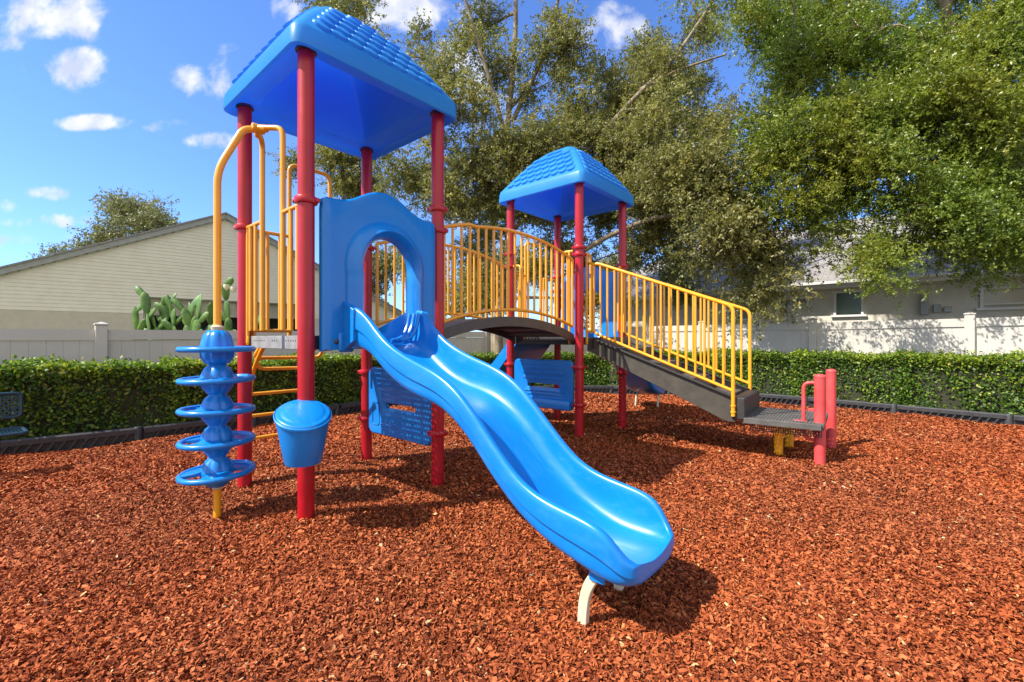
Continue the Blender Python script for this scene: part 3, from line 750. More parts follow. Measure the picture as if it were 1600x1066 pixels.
def build_panels():
    def store(u, lab, z0, z1, v0, v1, kind):
        # rounded rectangular panel with a slot; lies in the plane u = const
        def rr(a0, a1, b0, b1, r, n=5):
            out = []
            for q, (x, y) in enumerate(((a1-r, b1-r), (a0+r, b1-r), (a0+r, b0+r), (a1-r, b0+r))):
                for k in range(n+1):
                    a = q*pi/2+k/n*pi/2; out.append((x+r*cos(a), y+r*sin(a)))
            return out
        sv0, sv1, sz0, sz1 = (v0+.205, v0+.655, z0+.255, z0+.305) if kind == 1 else (v0+.2, v0+.69, z0+.255, z0+.305)
        o_ = rr(v0, v1, z0, z1, .07); h_ = rr(sv0, sv1, sz0, sz1, .022); i_ = rr(v0+.012, v1-.012, z0+.012, z1-.012, .06)
        h2 = rr(sv0-.01, sv1+.01, sz0-.01, sz1+.01, .03)
        b = MB(); t = .022
        def L(lst, x): return [Vector((u+x, p[0], p[1])) for p in lst]
        b.ring_stack([L(h_, -t+.004), L(h2, -t), L(i_, -t), L(o_, -t+.012), L(o_, t-.012), L(i_, t), L(h2, t), L(h_, t-.004)], close=True)
        o = b.build('play_panel', 'blue', root, angle=35); o['label'] = lab
        g = MB()
        if kind == 2:
            for zz in (z1-.10, z1-.16, z1-.225): g.box((u-t-.002, (v0+v1)/2, zz), (.012, .60, .032), bev=.006)
            for zz in (z0+.21, z0+.17): g.box((u-t-.004, (v0+v1)/2+.02, zz), (.016, .62, .016), bev=.004)
            g.ring_stack([[Vector((u-t-d, v, z)) for d, z in ((0, z0+.13), (.035, z0+.12), (.05, z0+.085), (.045, z0+.02), (0, z0+.012))] for v in (v0+.02, v0+.06, v0+.4, v1-.4, v1-.06, v1-.02)])
            g.build('counter_ledge', 'blue', o, bevel=.006)
        else:
            q = rr(v1-.19, v1-.075, z0+.085, z0+.30, .03); q2 = rr(v1-.182, v1-.083, z0+.093, z0+.292, .024)
            g.ring_stack([L(q, -t), L(q, -t-.006), L(q2, -t-.006), L(q2, -t)], close=True)
            g.box((u-t-.002, (v0+v1)/2-.05, z0+.10), (.008, .62, .008)); g.box((u-t-.002, (v0+v1)/2-.02, z1-.16), (.008, .7, .007))
            g.build('moulded_frame', 'blue', o)
    store(S, 'blue play panel with a slot, under the first tower', .295, .915, .065, S-.065, 1)
    store(U2, 'blue slotted counter panel, under the second tower', .325, .925, .075, S-.075, 2)

def build_drum():
    c = Vector((-.085, -.150, 0)); b = MB(); Z = Vector((0, 0, 1))
    tilt = Vector((-.10, -.20, 1)).normalized(); toward = Vector((-.35, -.94, 0)).normalized()
    rings = []
    for t, r in ((0, .0), (0, .07), (.015, .098), (.06, .104), (.5, .128), (.93, .150), (.935, .158), (.985, .160), (1., .154)):
        z = .435+.30*t; rings.append([c+Vector((r*cos(a), r*sin(a), z)) + Z*(-.42*t*(Vector((r*cos(a), r*sin(a), 0)).dot(toward))) for a in [2*pi*k/36 for k in range(36)]])
    b.ring_stack(rings, True, False)
    o = b.build('drum', 'blue', root, angle=45); o['label'] = 'tapered blue drum with a slanted lid on the nearest post'
    l = MB(); rings = []
    for h, r in ((-.01, .150), (.004, .150), (.010, .142), (.008, .128), (.014, .120), (.022, .105), (.026, .05), (.027, .005)):
        rings.append([c+Vector((r*cos(a), r*sin(a), .735+h)) + Z*(-.42*(Vector((r*cos(a), r*sin(a), 0)).dot(toward))) for a in [2*pi*k/36 for k in range(36)]])
    l.ring_stack(rings); l.build('drum_lid', 'blue', o, angle=50)

def build_disc_climber():
    u0, v0 = -.330, .565; p = MB()
    top = spline([(u0, v0, 1.24), (u0, v0, 1.9), (u0+.0, v0, 2.22), (u0+.03, v0, 2.30), (u0+.19, v0-.015, 2.59), (u0+.25, v0-.02, 2.65), (u0+.33, v0-.03, 2.655), (-.005, v0-.03, 2.63)], 6)
    p.tube(bend([(u0, v0, -.1), (u0, v0, 2.30), (u0+.15, v0-.015, 2.62), (u0+.24, v0-.02, 2.645), (-.06, v0-.03, 2.65)], .10, 8), .0225, 14)
    o = p.build('climber_pole', 'yellow', root); o['label'] = 'yellow pole with five blue discs'
    j = MB(); j.tube([(-.13, v0-.026, 2.650), (-.05, v0-.03, 2.648)], .029, 14); j.tube([(-.09, v0-.03, 2.65), (-.06, v0-.09, 2.64)], .026, 10); j.tube([(-.09, v0-.03, 2.65), (-.06, v0+.06, 2.64)], .026, 10); j.build('pole_clamp', 'yellow', o)
    k = MB(); k.lathe([(.023, 1.235), (.036, 1.24), (.040, 1.262), (.024, 1.275)], (u0, v0, 0), 16); k.lathe([(.023, .19), (.03, .195), (.03, .225), (.023, .23)], (u0, v0, 0), 16); k.build('pole_socket', 'socket', o)
    zs = [1.115, .915, .715, .512, .303]
    b = MB(); prof = [(.024, 1.243), (.058, 1.236), (.080, 1.205), (.092, 1.16), (.100, 1.115), (.094, 1.06), (.070, 1.02)]
    for i, z in enumerate(zs[1:]): prof += [(.050, z+.102), (.052, z+.095), (.074, z+.075), (.090, z+.04), (.098, z), (.090, z-.05), (.064, z-.085)]
    prof += [(.03, .205), (.024, .20)]; rings = []
    for r, z in prof:
        ring = []
        for q in range(48):
            a = 2*pi*q/48; lob = 1-.11*(.5+.5*cos(a*8))**4 if .055 < r else 1
            ring.append(Vector((u0+r*lob*cos(a), v0+r*lob*sin(a), z)))
        rings.append(ring)
    b.ring_stack(rings); b.build('pod_stack', 'blue', o, angle=60)
    for i, z in enumerate(zs):
        d = MB(); n = 40; R = .205; tilt = (0, .02, -.015, .02, .05)[i]
        pts = [(u0+R*cos(2*pi*q/n), v0+R*sin(2*pi*q/n), z+tilt*R*cos(2*pi*q/n)) for q in range(n)]
        d.tube(pts, .0185, 10, close=True)
        for s in range(3):      # wide webs, three openings between them
            a0 = s*2*pi/3+.4+i*.5; w = .62; rows = []
            for t in range(7):
                a = a0-w+2*w*t/6; r1 = R-.004; r0 = .07; e = 1-abs(t-3)/3*.0
                rows.append([Vector((u0+r0*cos(a), v0+r0*sin(a), z+.022)), Vector((u0+.13*cos(a), v0+.13*sin(a), z+.008)), Vector((u0+r1*cos(a), v0+r1*sin(a), z+.004)),
                             Vector((u0+r1*cos(a), v0+r1*sin(a), z-.010)), Vector((u0+r0*cos(a), v0+r0*sin(a), z-.012))])
            d.ring_stack(rows)
        d.build('disc', 'blue', o, angle=50)

def build_ladder():
    prof = [(S+.03, 1.13), (S+.13, 1.06), (S+.27, .92), (S+.36, .72), (S+.45, .45), (S+.52, .2), (S+.56, -.1)]
    f = MB()
    for u in (.16, .60): f.tube(spline([(u, v, z) for v, z in prof], 6), .0175, 12)
    o = f.build('arch_ladder', 'yellow', root); o['label'] = 'curved yellow ladder behind the first tower'
    pr = spline([(0, v, z) for v, z in prof], 10)
    def at(z): return min(pr, key=lambda p: abs(p.z-z))
    for i, z in enumerate((1.02, .92, .70, .50, .285)):
        p = at(z); r = MB()
        if i < 2:
            w = .12 if i == 0 else .04
            r.tube(bend([(.16-.0, p.y-.05, z+.10), (.16-w+.1, p.y+.06, z), (.60+w, p.y+.06, z-.01), (.60+w, p.y-.02, z+.13)], .06), .0155, 10)
        else: r.tube([(.16, p.y, z), (.60, p.y, z)], .0155, 10)
        r.build('rung', 'yellow', o)

# stair frame
RA = radians(-37); RD = Vector((cos(RA), sin(RA), 0)); WD = Vector((-sin(RA), cos(RA), 0)); NEW = Vector((2.148, 4.40, 0)); P0 = NEW-RD*1.56
def sw(t, w, z): return loc_(P0+RD*t+WD*w)+Vector((0, 0, z))
def build_stairs():
    WS = .86; t0, t1 = -.04, 1.62
    def ztop(t): return 1.20-(t+.02)*.375
    ax = [loc_(O0+RD), loc_(O0+WD), Vector((0, 0, 1))]
    o = None; s_ = MB()
    for w in (.02, WS-.045):      # stringers
        pts = [(t0, ztop(t0)), (.12, ztop(.12)), (t1-.04, ztop(t1-.04)), (t1-.04, .37), (1.49, .37), (.0, 1.03), (t0, 1.03)]
        s_.prism([(p[0], p[1]) for p in pts], sw(0, w, 0), ax[0], ax[2], -.025)
    s_.box(sw(.03, WS/2, 1.12), (.05, WS-.04, .12), ax)
    o = s_.build('stair', 'bridge', root, smooth=False, bevel=.002); o['label'] = 'dark stair leading down from the second tower'
    l = MB()
    for w in (.008, WS-.03):
        a = sw(.10, w, ztop(.10)+.008); b = sw(t1-.06, w, ztop(t1-.06)+.008); d = (b-a)
        l.box((a+b)/2, (d.length, .045, .02), (d.normalized(), ax[1], d.normalized().cross(ax[1])), bev=.004)
    for t in (.18, .30): l.box(sw(t, .000, ztop(t)-.08), (.012, .014, .14), ax)
    l.build('stringer_lip', 'black', o, smooth=False)
    for k in range(4):       # treads and risers
        t = .12+k*.345; z = 1.20-(k+1)*.155+.02; r = MB(); r.box(sw(t+.17, WS/2, z), (.34, WS-.07, .03), ax, bev=.004); r.box(sw(t+.005, WS/2, z+.075), (.02, WS-.07, .13), ax)
        r.build('tread', 'deck', o, smooth=False)
    b = MB(); b.box(sw(1.60, WS/2, .505), (.12, WS+.0, .21), ax, bev=.008); b.build('bottom_step', 'black', o, smooth=False)
    # rails
    for w, lab in ((-.015, 'near stair railing'), (WS+.015, 'far stair railing')):
        f = MB(); sl = lambda t, z: sw(t, w, z)
        f.tube(bend([sl(.06, 1.27), sl(.06, 2.06), sl(.13, 2.055), sl(1.56, 1.50), sl(1.56, .43)], .07, 6), .0185, 12)
        f.tube(bend([sl(.06, 1.55), sl(.06, 1.262), sl(.16, 1.215), sl(1.56, .675)], .06, 6), .0165, 12)
        f.tube([sl(.0, 2.08), sl(.06, 2.06)], .016, 10)
        g = f.build('stair_rail', 'yellow', root); g['label'] = lab
        for i in range(1, 17):
            t = .06+i*(1.5/17); q = MB(); zt = 2.055-(t-.13)*(.555/1.43) if t > .13 else 2.055; zb = 1.215-(t-.16)*(.54/1.40) if t > .16 else 1.25
            q.tube([sl(t, zb), sl(t, zt)], .0125, 8); q.build('baluster', 'yellow', g)
        c = MB()
        for z in (.47, .53): c.lathe([(.0195, -.008), (.024, -.005), (.024, .005), (.0195, .008)], sl(1.56, z), 12)
        c.build('bolt', 'yellow', g)
    # transfer platform
    d = MB(); z = .425
    n = 22
    for i in range(n+1):
        t = 1.665+(2.26-1.665)*i/n; d.box(sw(t, WS/2, z-.006), (.016, WS-.04, .012), ax)
    for i in range(26):
        w = .02+(WS-.04)*i/25; d.box(sw((1.665+2.26)/2, w, z-.0075), (.60, .016, .009), ax)
    pl = d.build('transfer_platform', 'deck', root, smooth=False); pl['label'] = 'low dark step platform at the foot of the stair'
    e = MB()
    e.box(sw(1.96, .0, z-.028), (.62, .024, .052), ax, bev=.003); e.box(sw(1.96, WS, z-.028), (.62, .024, .052), ax, bev=.003)
    e.box(sw(2.275, WS/2, z-.028), (.024, WS-.05, .052), ax, bev=.003); e.box(sw(1.645, WS/2, z-.03), (.024, WS-.05, .052), ax)
    e.build('platform_edge', 'deck', pl, smooth=False)
    gmesh = MB()
    for i in range(30): gmesh.box(sw(1.70+i*.0195, .06, z-.09), (.006, .006, .07), ax)
    for zz in (.365, .345, .325, .305): gmesh.box(sw(1.98, .06, zz), (.58, .006, .005), ax)
    gmesh.build('skirt_mesh', 'black', pl, smooth=False)
    for tt, w in ((1.90, .36), (1.955, .72)):
        y = MB(); y.lathe([(.041, -.1), (.041, .405)], sw(tt, w, 0), 20); q = y.build('support_post', 'yellow', pl)
    # red grab posts
    for (x, y, z1, lab) in ((2.787, 4.10, .862, 'near faded red grab post'), (3.375, 4.79, .862, 'far faded red grab post')):
        c = loc_((x, y, 0)); p = MB(); p.lathe([(.0455, -.1), (.0455, z1-.03)], c, 22); q = p.build('grab_post', 'red_old', root); q['label'] = lab
        k = MB(); k.lathe([(.047, z1-.032), (.048, z1-.022), (.042, z1-.008), (.022, z1), (.002, z1+.002)], c, 22); k.build('post_cap', 'red_old', q)
        dr = (loc_((x, y, 0))-loc_((x, y, 0)+RD if False else Vector((x, y, 0))+RD)).normalized()
        hm = MB(); hm.tube(bend([c+Vector((0, 0, .78)), c+dr*.125+Vector((0, 0, .78)), c+dr*.125+Vector((0, 0, .28)), c+Vector((0, 0, .24))], .06), .0165, 12); hm.build('grab_handle', 'red_old', q)
        br = MB(); br.box(c+dr*.15+Vector((0, 0, .40)), (.11, .03, .055), ax, bev=.005); br.build('bracket', 'red_old', q)

# ------------------------------------------------------------------ bench
def build_bench():
    dirx = Vector((.60, .80, 0)).normalized(); end = Vector((-4.50, 4.13, 0)); Lb = 1.5
    t = thing('park_bench', 'small blue mesh bench with black legs at the left edge, against the shaded hedge', 'bench', end-dirx*(Lb/2), math.atan2(dirx.y, dirx.x))
    def lattice(b, O, X, Y, w, h, n):
        # diamond mesh of thin straps clipped to the rectangle
        O, X, Y = Vector(O), Vector(X), Vector(Y); st = .045
        k = -int(h/st)-1
        while k*st < w:
            for sg in (1, -1):
                x0 = k*st if sg > 0 else k*st+h
                a = (x0, 0); c = (x0+sg*h, h)
                def clip(p, q):
                    (x1, y1), (x2, y2) = p, q
                    ts = [0, 1]
                    for e in (0, w):
                        if (x1-e)*(x2-e) < 0: ts.append((e-x1)/(x2-x1))
                    ts.sort(); segs = []
                    for i in range(len(ts)-1):
                        m = (ts[i]+ts[i+1])/2; xm = x1+(x2-x1)*m
                        if 0 < xm < w: segs.append(((x1+(x2-x1)*ts[i], y1+(y2-y1)*ts[i]), (x1+(x2-x1)*ts[i+1], y1+(y2-y1)*ts[i+1])))
                    return segs
                for p, q in clip(a, c):
                    P_, Q_ = O+X*p[0]+Y*p[1], O+X*q[0]+Y*q[1]; d = Q_-P_
                    if d.length > .01: b.box((P_+Q_)/2, (d.length, .011, .007), (d.normalized(), X.cross(Y).cross(d.normalized()), X.cross(Y)))
            k += 1
    s = MB(); lattice(s, (-Lb/2, -.33, .368), (1, 0, 0), (0, 1, 0), Lb, .30, 0)
    s.tube(bend([(0, -.335, .365), (Lb/2, -.335, .365), (Lb/2, -.02, .37), (-Lb/2, -.02, .37), (-Lb/2, -.335, .365), (0, -.335, .365)], .04), .017, 10); s.build('seat', 'bench', t)
    s = MB(); lattice(s, (-Lb/2, .03, .475), (1, 0, 0), (0, .17, .985), Lb, .205, 0)
    s.tube(bend([(0, .03, .47), (Lb/2, .03, .47), (Lb/2, .065, .685), (-Lb/2, .065, .685), (-Lb/2, .03, .47), (0, .03, .47)], .05), .014, 10); s.build('backrest', 'bench', t)
    for x in (-Lb/2+.17, Lb/2-.17):
        l = MB(); l.box((x, -.17, .17), (.05, .055, .36), bev=.006); l.box((x, -.13, .345), (.045, .33, .03), bev=.004)
        l.box((x, .035, .50), (.045, .02, .32), (Vector((1, 0, 0)), Vector((0, .99, -.15)), Vector((0, .15, .99)))); l.box((x, -.14, .0), (.05, .36, .03)); l.build('leg', 'black', t)

# ------------------------------------------------------------------ fences
def offset_line(pts, d):
    P = [Vector((a, b, 0)) for a, b in pts]; out = []
    for i, p in enumerate(P):
        a = P[max(i-1, 0)]; c = P[min(i+1, len(P)-1)]; t = (c-a).normalized(); out.append(p+Vector((-t.y, t.x, 0))*d)
    return out

def build_fence(name, lab, nodes, tops, post_px=None):
    t = thing(name, lab, 'fence', (nodes[0][0], nodes[0][1], 0))
    o0 = Vector((nodes[0][0], nodes[0][1], 0)); P = [Vector((a, b, 0))-o0 for a, b in nodes]
    for i, p in enumerate(P):
        h = tops[i]; b = MB(); d = (P[min(i+1, len(P)-1)]-P[max(i-1, 0)]).normalized(); Y = Vector((-d.y, d.x, 0)); ax = (d, Y, Vector((0, 0, 1)))
        b.box(p+Vector((0, 0, h/2)), (.127, .127, h+.02), ax, bev=.006)
        q = b.build('fence_post', 'vinyl', t, smooth=False)
        c = MB(); c.box(p+Vector((0, 0, h+.022)), (.15, .15, .024), ax, bev=.006)
        tp = p+Vector((0, 0, h+.06)); base = [p+d*(a*.07)+Y*(e*.07)+Vector((0, 0, h+.033)) for a, e in ((-1, -1), (1, -1), (1, 1), (-1, 1))]
        c.add(base+[tp], [(0, 1, 4), (1, 2, 4), (2, 3, 4), (3, 0, 4), (3, 2, 1, 0)]); c.build('post_cap', 'vinyl_cap', q, smooth=False)
    for i in range(len(P)-1):
        a, c = P[i], P[i+1]; d = (c-a); Lg = d.length; X = d.normalized(); Y = Vector((-X.y, X.x, 0)); h0, h1 = tops[i], tops[i+1]
        b = MB()
        def hz(s_): return h0+(h1-h0)*s_/Lg-.05
        def rail(z0, z1, th):
            vs = []
            for s_ in (.06, Lg-.06):
                for yy in (-th/2, th/2):
                    for zz in (hz(s_)+z0, hz(s_)+z1): vs.append(a+X*s_+Y*yy+Vector((0, 0, zz)))
            b.add(vs, [(0, 1, 3, 2), (4, 6, 7, 5), (0, 4, 5, 1), (2, 3, 7, 6), (1, 5, 7, 3), (0, 2, 6, 4)])
        rail(-.14, 0, .05)
        vs = []
        s0 = .06; n = max(1, int((Lg-.12)/.152)); w = (Lg-.12)/n
        for k in range(n):
            sA = s0+k*w; sB = s0+(k+1)*w; m = .004
            zt0 = hz(sA)-.145; zt1 = hz(sB)-.145
            v = [a+X*sA+Y*.0+Vector((0, 0, .02)), a+X*(sA+m)-Y*.004+Vector((0, 0, .02)), a+X*(sB-m)-Y*.004+Vector((0, 0, .02)), a+X*sB+Vector((0, 0, .02)),
                 a+X*sA+Vector((0, 0, zt0)), a+X*(sA+m)-Y*.004+Vector((0, 0, zt0)), a+X*(sB-m)-Y*.004+Vector((0, 0, zt1)), a+X*sB+Vector((0, 0, zt1))]
            b.add(v, [(0, 1, 5, 4), (1, 2, 6, 5), (2, 3, 7, 6), (3, 0, 4, 7)])
        b.build('fence_panel', 'vinyl', t, smooth=False)
    return t

def on_line(a, b, px):
    """where the line a-b (plan) crosses the view column px"""
    k = (px-CX)/F_PX; ax, ay = a; bx, by = b; t = (k*ay-ax)/((bx-ax)-k*(by-ay)); return (ax+(bx-ax)*t, ay+(by-ay)*t)

LF0, LF1 = (-6.35, 5.55), (-.9, 11.35)         # left fence line
RF0, RF1 = (3.4, 11.9), (9.0, 6.4)             # right fence line
def build_fences():
    a = on_line(LF0, LF1, 158); d = Vector((LF1[0]-LF0[0], LF1[1]-LF0[1])).normalized(); sp = 1.83
    pts = [(a[0]+d.x*sp*k, a[1]+d.y*sp*k) for k in range(-2, 5)]
    # top line of the fence follows what the ground does
    build_fence('vinyl_fence', 'white vinyl privacy fence behind the shaded left hedge', pts, [1.35, 1.355, 1.36, 1.37, 1.385, 1.40, 1.41])
    a = on_line(RF0, RF1, 1270); c = on_line(RF0, RF1, 1515); d = Vector((RF1[0]-RF0[0], RF1[1]-RF0[1])).normalized(); sp = (Vector(c)-Vector(a)).length
    pts2 = [(a[0]+d.x*sp*k, a[1]+d.y*sp*k) for k in range(-2, 4)]
    build_fence('vinyl_fence', 'white vinyl privacy fence dappled by tree shade behind the right hedge', pts2, [1.56, 1.56, 1.56, 1.58, 1.62, 1.64])
    e0, e1 = pts[-1], pts2[0]
    mid = [(e0[0]+(e1[0]-e0[0])*k/2, e0[1]+(e1[1]-e0[1])*k/2+(.25 if k == 1 else 0)) for k in range(3)]
    build_fence('vinyl_fence', 'white vinyl privacy fence across the back, seen under the bridge', [(p[0], p[1]+.02) for p in mid[0:1]]+mid[1:2]+[(mid[2][0]-.02, mid[2][1]+.14)], [1.41, 1.45, 1.52])

# ------------------------------------------------------------------ foliage
def leaves(name, c, l, w, m, droop=.2, parent=None, r=None, nrm=None, align=0.):
    """one folded leaf per centre c (n,3); nrm pulls the leaf faces towards a direction"""
    n = len(c); d = rng.normal(size=(n, 3)); d[:, 2] -= droop; d /= np.linalg.norm(d, axis=1)[:, None]
    q = rng.normal(size=(n, 3))
    if nrm is not None: q = q*(1-align)+nrm*align*2
    s = np.cross(d, q); s /= np.linalg.norm(s, axis=1)[:, None]+1e-9; nn = np.cross(d, s)
    L_ = l*rng.uniform(.65, 1.25, n); W_ = w*rng.uniform(.7, 1.2, n); V = np.empty((n, 4, 3))
    V[:, 0] = c; V[:, 1] = c+d*(L_*.45)[:, None]+s*(W_*.5)[:, None]+nn*(W_*.18)[:, None]
    V[:, 2] = c+d*L_[:, None]; V[:, 3] = c+d*(L_*.45)[:, None]-s*(W_*.5)[:, None]+nn*(W_*.18)[:, None]
    if r is None: r = np.clip(rng.beta(2, 2, n), 0, 1)
    return mesh_np(name, V.reshape(-1, 3), 4, np.arange(n*4), m, rnd=r, parent=parent)

def build_hedges():
    def hedge(lab, pts, h0, h1, depth, seedn, gap, top_bias=1.0, tag_='shade'):
        P = [Vector((a, b, 0)) for a, b in pts]; t = thing('hedge', lab, 'hedge', P[0]); o0 = P[0]
        cs = []; nr = []; core = MB()
        tot = sum((P[i+1]-P[i]).length for i in range(len(P)-1)); run = 0
        for i in range(len(P)-1):
            a, c = P[i], P[i+1]; d = c-a; Lg = d.length; X = d.normalized(); Y = Vector((-X.y, X.x, 0))   # Y = away from the mulch
            ha = h0+(h1-h0)*run/tot; hb = h0+(h1-h0)*(run+Lg)/tot; run += Lg
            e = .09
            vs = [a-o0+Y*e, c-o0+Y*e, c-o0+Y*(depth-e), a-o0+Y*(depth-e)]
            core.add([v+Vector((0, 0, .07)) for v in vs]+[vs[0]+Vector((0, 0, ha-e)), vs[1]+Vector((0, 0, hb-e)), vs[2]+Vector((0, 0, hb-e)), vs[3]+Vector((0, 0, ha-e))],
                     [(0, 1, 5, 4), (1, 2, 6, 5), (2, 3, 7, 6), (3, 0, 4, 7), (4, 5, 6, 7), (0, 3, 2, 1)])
            Xn = np.array(X); Yn = np.array(Y); A = np.array(a-o0)
            def put(n, f, N_):
                s_ = rng.uniform(-.1, Lg+.1, n); uu, zz = f(n, s_); hh = ha+(hb-ha)*s_/Lg
                big = .045*np.sin(s_*3.1+i)+.03*np.sin(s_*7.3+zz*5+i*2)
                p = A+Xn*s_[:, None]+Yn*(uu+N_[1]*big)[:, None]*1.; z = zz*hh+N_[2]*big*.6
                p[:, 2] = z; cs.append(p); nr.append(np.tile(Xn*0+Yn*N_[1]+np.array([0, 0, N_[2]]), (n, 1)))
            dens = 2600
            put(int(dens*Lg*h0), lambda n, s_: (np.abs(rng.normal(0, .055, n)), np.clip(rng.beta(1.08, 1.0, n)*1.0, .05, 1.02)), (0, -1, .35))
            put(int(dens*1.15*Lg*depth), lambda n, s_: (rng.uniform(-.02, depth, n), 1+rng.normal(0, .032, n)), (0, 0, 1))
            shoots = rng.uniform(0, Lg, max(1, int(Lg*6)))
            put(int(Lg*6)*9, lambda n, s_: (s_.__setitem__(slice(None), np.repeat(shoots, n//len(shoots)+1)[:n]+rng.normal(0, .012, n)) or (np.repeat(rng.uniform(0, depth, len(shoots)), n//len(shoots)+1)[:n]+rng.normal(0, .015, n)), 1+rng.uniform(.0, .13, n)), (0, 0, .3))
            put(int(dens*.30*Lg), lambda n, s_: (np.abs(rng.normal(0, .05, n)), 1-np.abs(rng.normal(0, .07, n))), (0, -.6, .8))
            put(int(dens*.35*Lg*h0), lambda n, s_: (depth-np.abs(rng.normal(0, .05, n)), rng.uniform(.15, 1, n)), (0, 1, .3))
        c = np.concatenate(cs); nm = np.concatenate(nr); n = len(c)
        # leaf tone shifts to lighter yellow-green towards the clipped top
        r = np.clip(rng.beta(2, 2.4, n)+.38*np.clip((c[:, 2]-.72)/.2, 0, 1)*rng.random(n), 0, .96); r = np.where(rng.random(n) > .99, 1., r)
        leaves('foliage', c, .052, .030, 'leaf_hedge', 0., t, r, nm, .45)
        core.build('branch_core', 'core', t, smooth=False)
        st = MB()
        for i in range(len(P)-1):
            a, c2 = P[i]-o0, P[i+1]-o0; X = (c2-a).normalized(); Y = Vector((-X.y, X.x, 0)); Lg = (c2-a).length
            k = .1
            while k < Lg:
                p = a+X*k+Y*(depth*random.uniform(.3, .7)); q = p+X*random.uniform(-.12, .12)+Y*random.uniform(-.1, .1)
                st.tube([p+Vector((0, 0, -.05)), p.lerp(q, .5)+Vector((0, 0, .15)), q+Vector((0, 0, .4))], [.014, .011, .008], 5); k += random.uniform(.12, .3)
        st.build('stem', 'bark', t)
    E = [(a, b) for a, b in EDGE]
    L_ = offset_line(E[1:6], .20); hedge('dense clipped hedge in shade behind the bench and disc climber, yellow-green on top', [(p.x, p.y) for p in L_][:4]+[(-1.95, 8.45)], .86, .84, .62, 1, 0)
    L_ = offset_line(E[5:9], .30); hedge('low dark clipped hedge across the back under the bridge', [(-1.35, 9.1), (.25, 10.25), (2.2, 10.25)], .80, .82, .55, 2, 0)
    hedge('bright sunlit clipped hedge in front of the dappled right fence', [(2.35, 10.22), (4.15, 9.42), (5.3, 8.4), (6.3, 7.28), (7.2, 6.15), (8.5, 4.6)], .86, .93, .60, 3, 0)

def grow_tree(name, lab, cat, base, trunk, clusters, leafmat, nleaf, leaf, clump_r, seed, r0=.2, group=None, sprig=14, limb_frac=1., trunk_r=None, hang=.25, limbs=()):
    rs = np.random.default_rng(seed); rd = random.Random(seed)
    t = thing(name, lab, cat, base, 0, group); B = Vector(base)
    tb = MB(); tr = spline([Vector(p)-B for p in trunk], 6); n = len(tr)
    tb.tube(tr, [r0*(1-.72*i/(n-1))*(1.35 if i == 0 else 1) for i in range(n)], 12)
    nodes = tr[int(n*.25):]
    for path, ra, rb in limbs:
        lp = spline([Vector(p)-B for p in path], 6); tb.tube(lp, [ra+(rb-ra)*i/(len(lp)-1) for i in range(len(lp))], 9); nodes = nodes+lp[6:]
    # limbs: every cluster is joined to the nearest lower node; twigs inside the cluster
    order = sorted(clusters, key=lambda q: min((Vector(q[0])-B-p).length for p in nodes)); tips = []
    allnodes = [(p, r0*.5) for p in nodes]
    for (c, r) in order:
        c = Vector(c)-B
        best = min(allnodes, key=lambda q: (q[0]-c).length+max(0, q[0].z-c.z+.3)*1.2)
        p0, rr = best; rr = max(.018, min(rr*.72, .09)); d = c-p0; L_ = d.length
        m1 = p0+d*.35+Vector((rd.uniform(-.12, .12), rd.uniform(-.12, .12), rd.uniform(.0, .16)))*L_; m2 = p0+d*.7+Vector((rd.uniform(-.1, .1), rd.uniform(-.1, .1), rd.uniform(0, .12)))*L_
        pts = spline([p0, m1, m2, c], 4); tb.tube(pts, [rr*(1-.65*i/(len(pts)-1)) for i in range(len(pts))], 6)
        for i in range(4, len(pts), 4): allnodes.append((pts[i], rr*(1-.5*i/(len(pts)-1))))
        for k in range(int(5+r*3)):
            v = Vector((rd.gauss(0, 1), rd.gauss(0, 1), rd.gauss(0, .8))).normalized()*r*rd.uniform(.5, 1.0); e = c+v
            q = pts[rd.randrange(len(pts)//2, len(pts))]; mm = q.lerp(e, .5)+Vector((0, 0, .08*r))
            tb.tube([q, mm, e], [max(.010, rr*.3), .010, .005], 4, caps=False); tips.append((e, r*.62)); tips.append((mm, r*.5))
        tips.append((c, r*.6))
    tb.build('trunk', 'bark', t, smooth=True, angle=80)
    # leaves on sprigs around the tips
    tp = np.array([list(a) for a, _ in tips]); tw = np.array([b for _, b in tips]); pr = tw**2; pr /= pr.sum()
    ns = nleaf//sprig; k = rs.choice(len(tp), ns, p=pr); off = rs.normal(size=(ns, 3)); off *= (rs.random(ns)**.5/np.linalg.norm(off, axis=1))[:, None]
    c = tp[k]+off*(tw[k]*clump_r)[:, None]*np.array([1, 1, .8]); d = off+rs.normal(0, .5, (ns, 3)); d[:, 2] -= hang; d /= np.linalg.norm(d, axis=1)[:, None]
    sl = rs.uniform(.14, .36, ns)*(leaf[0]/.07); u = rs.random((ns, sprig)); cc = c[:, None, :]+d[:, None, :]*(u*sl[:, None])[:, :, None]+rs.normal(0, leaf[0]*.25, (ns, sprig, 3))
    base_r = rs.beta(2.2, 2.2, ns); r = np.clip(base_r[:, None]*.6+rs.random((ns, sprig))*.42, 0, .97)
    r = np.where(rs.random(r.shape) > .992, 1., r)
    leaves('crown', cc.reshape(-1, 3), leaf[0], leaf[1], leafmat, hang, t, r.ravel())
    return t

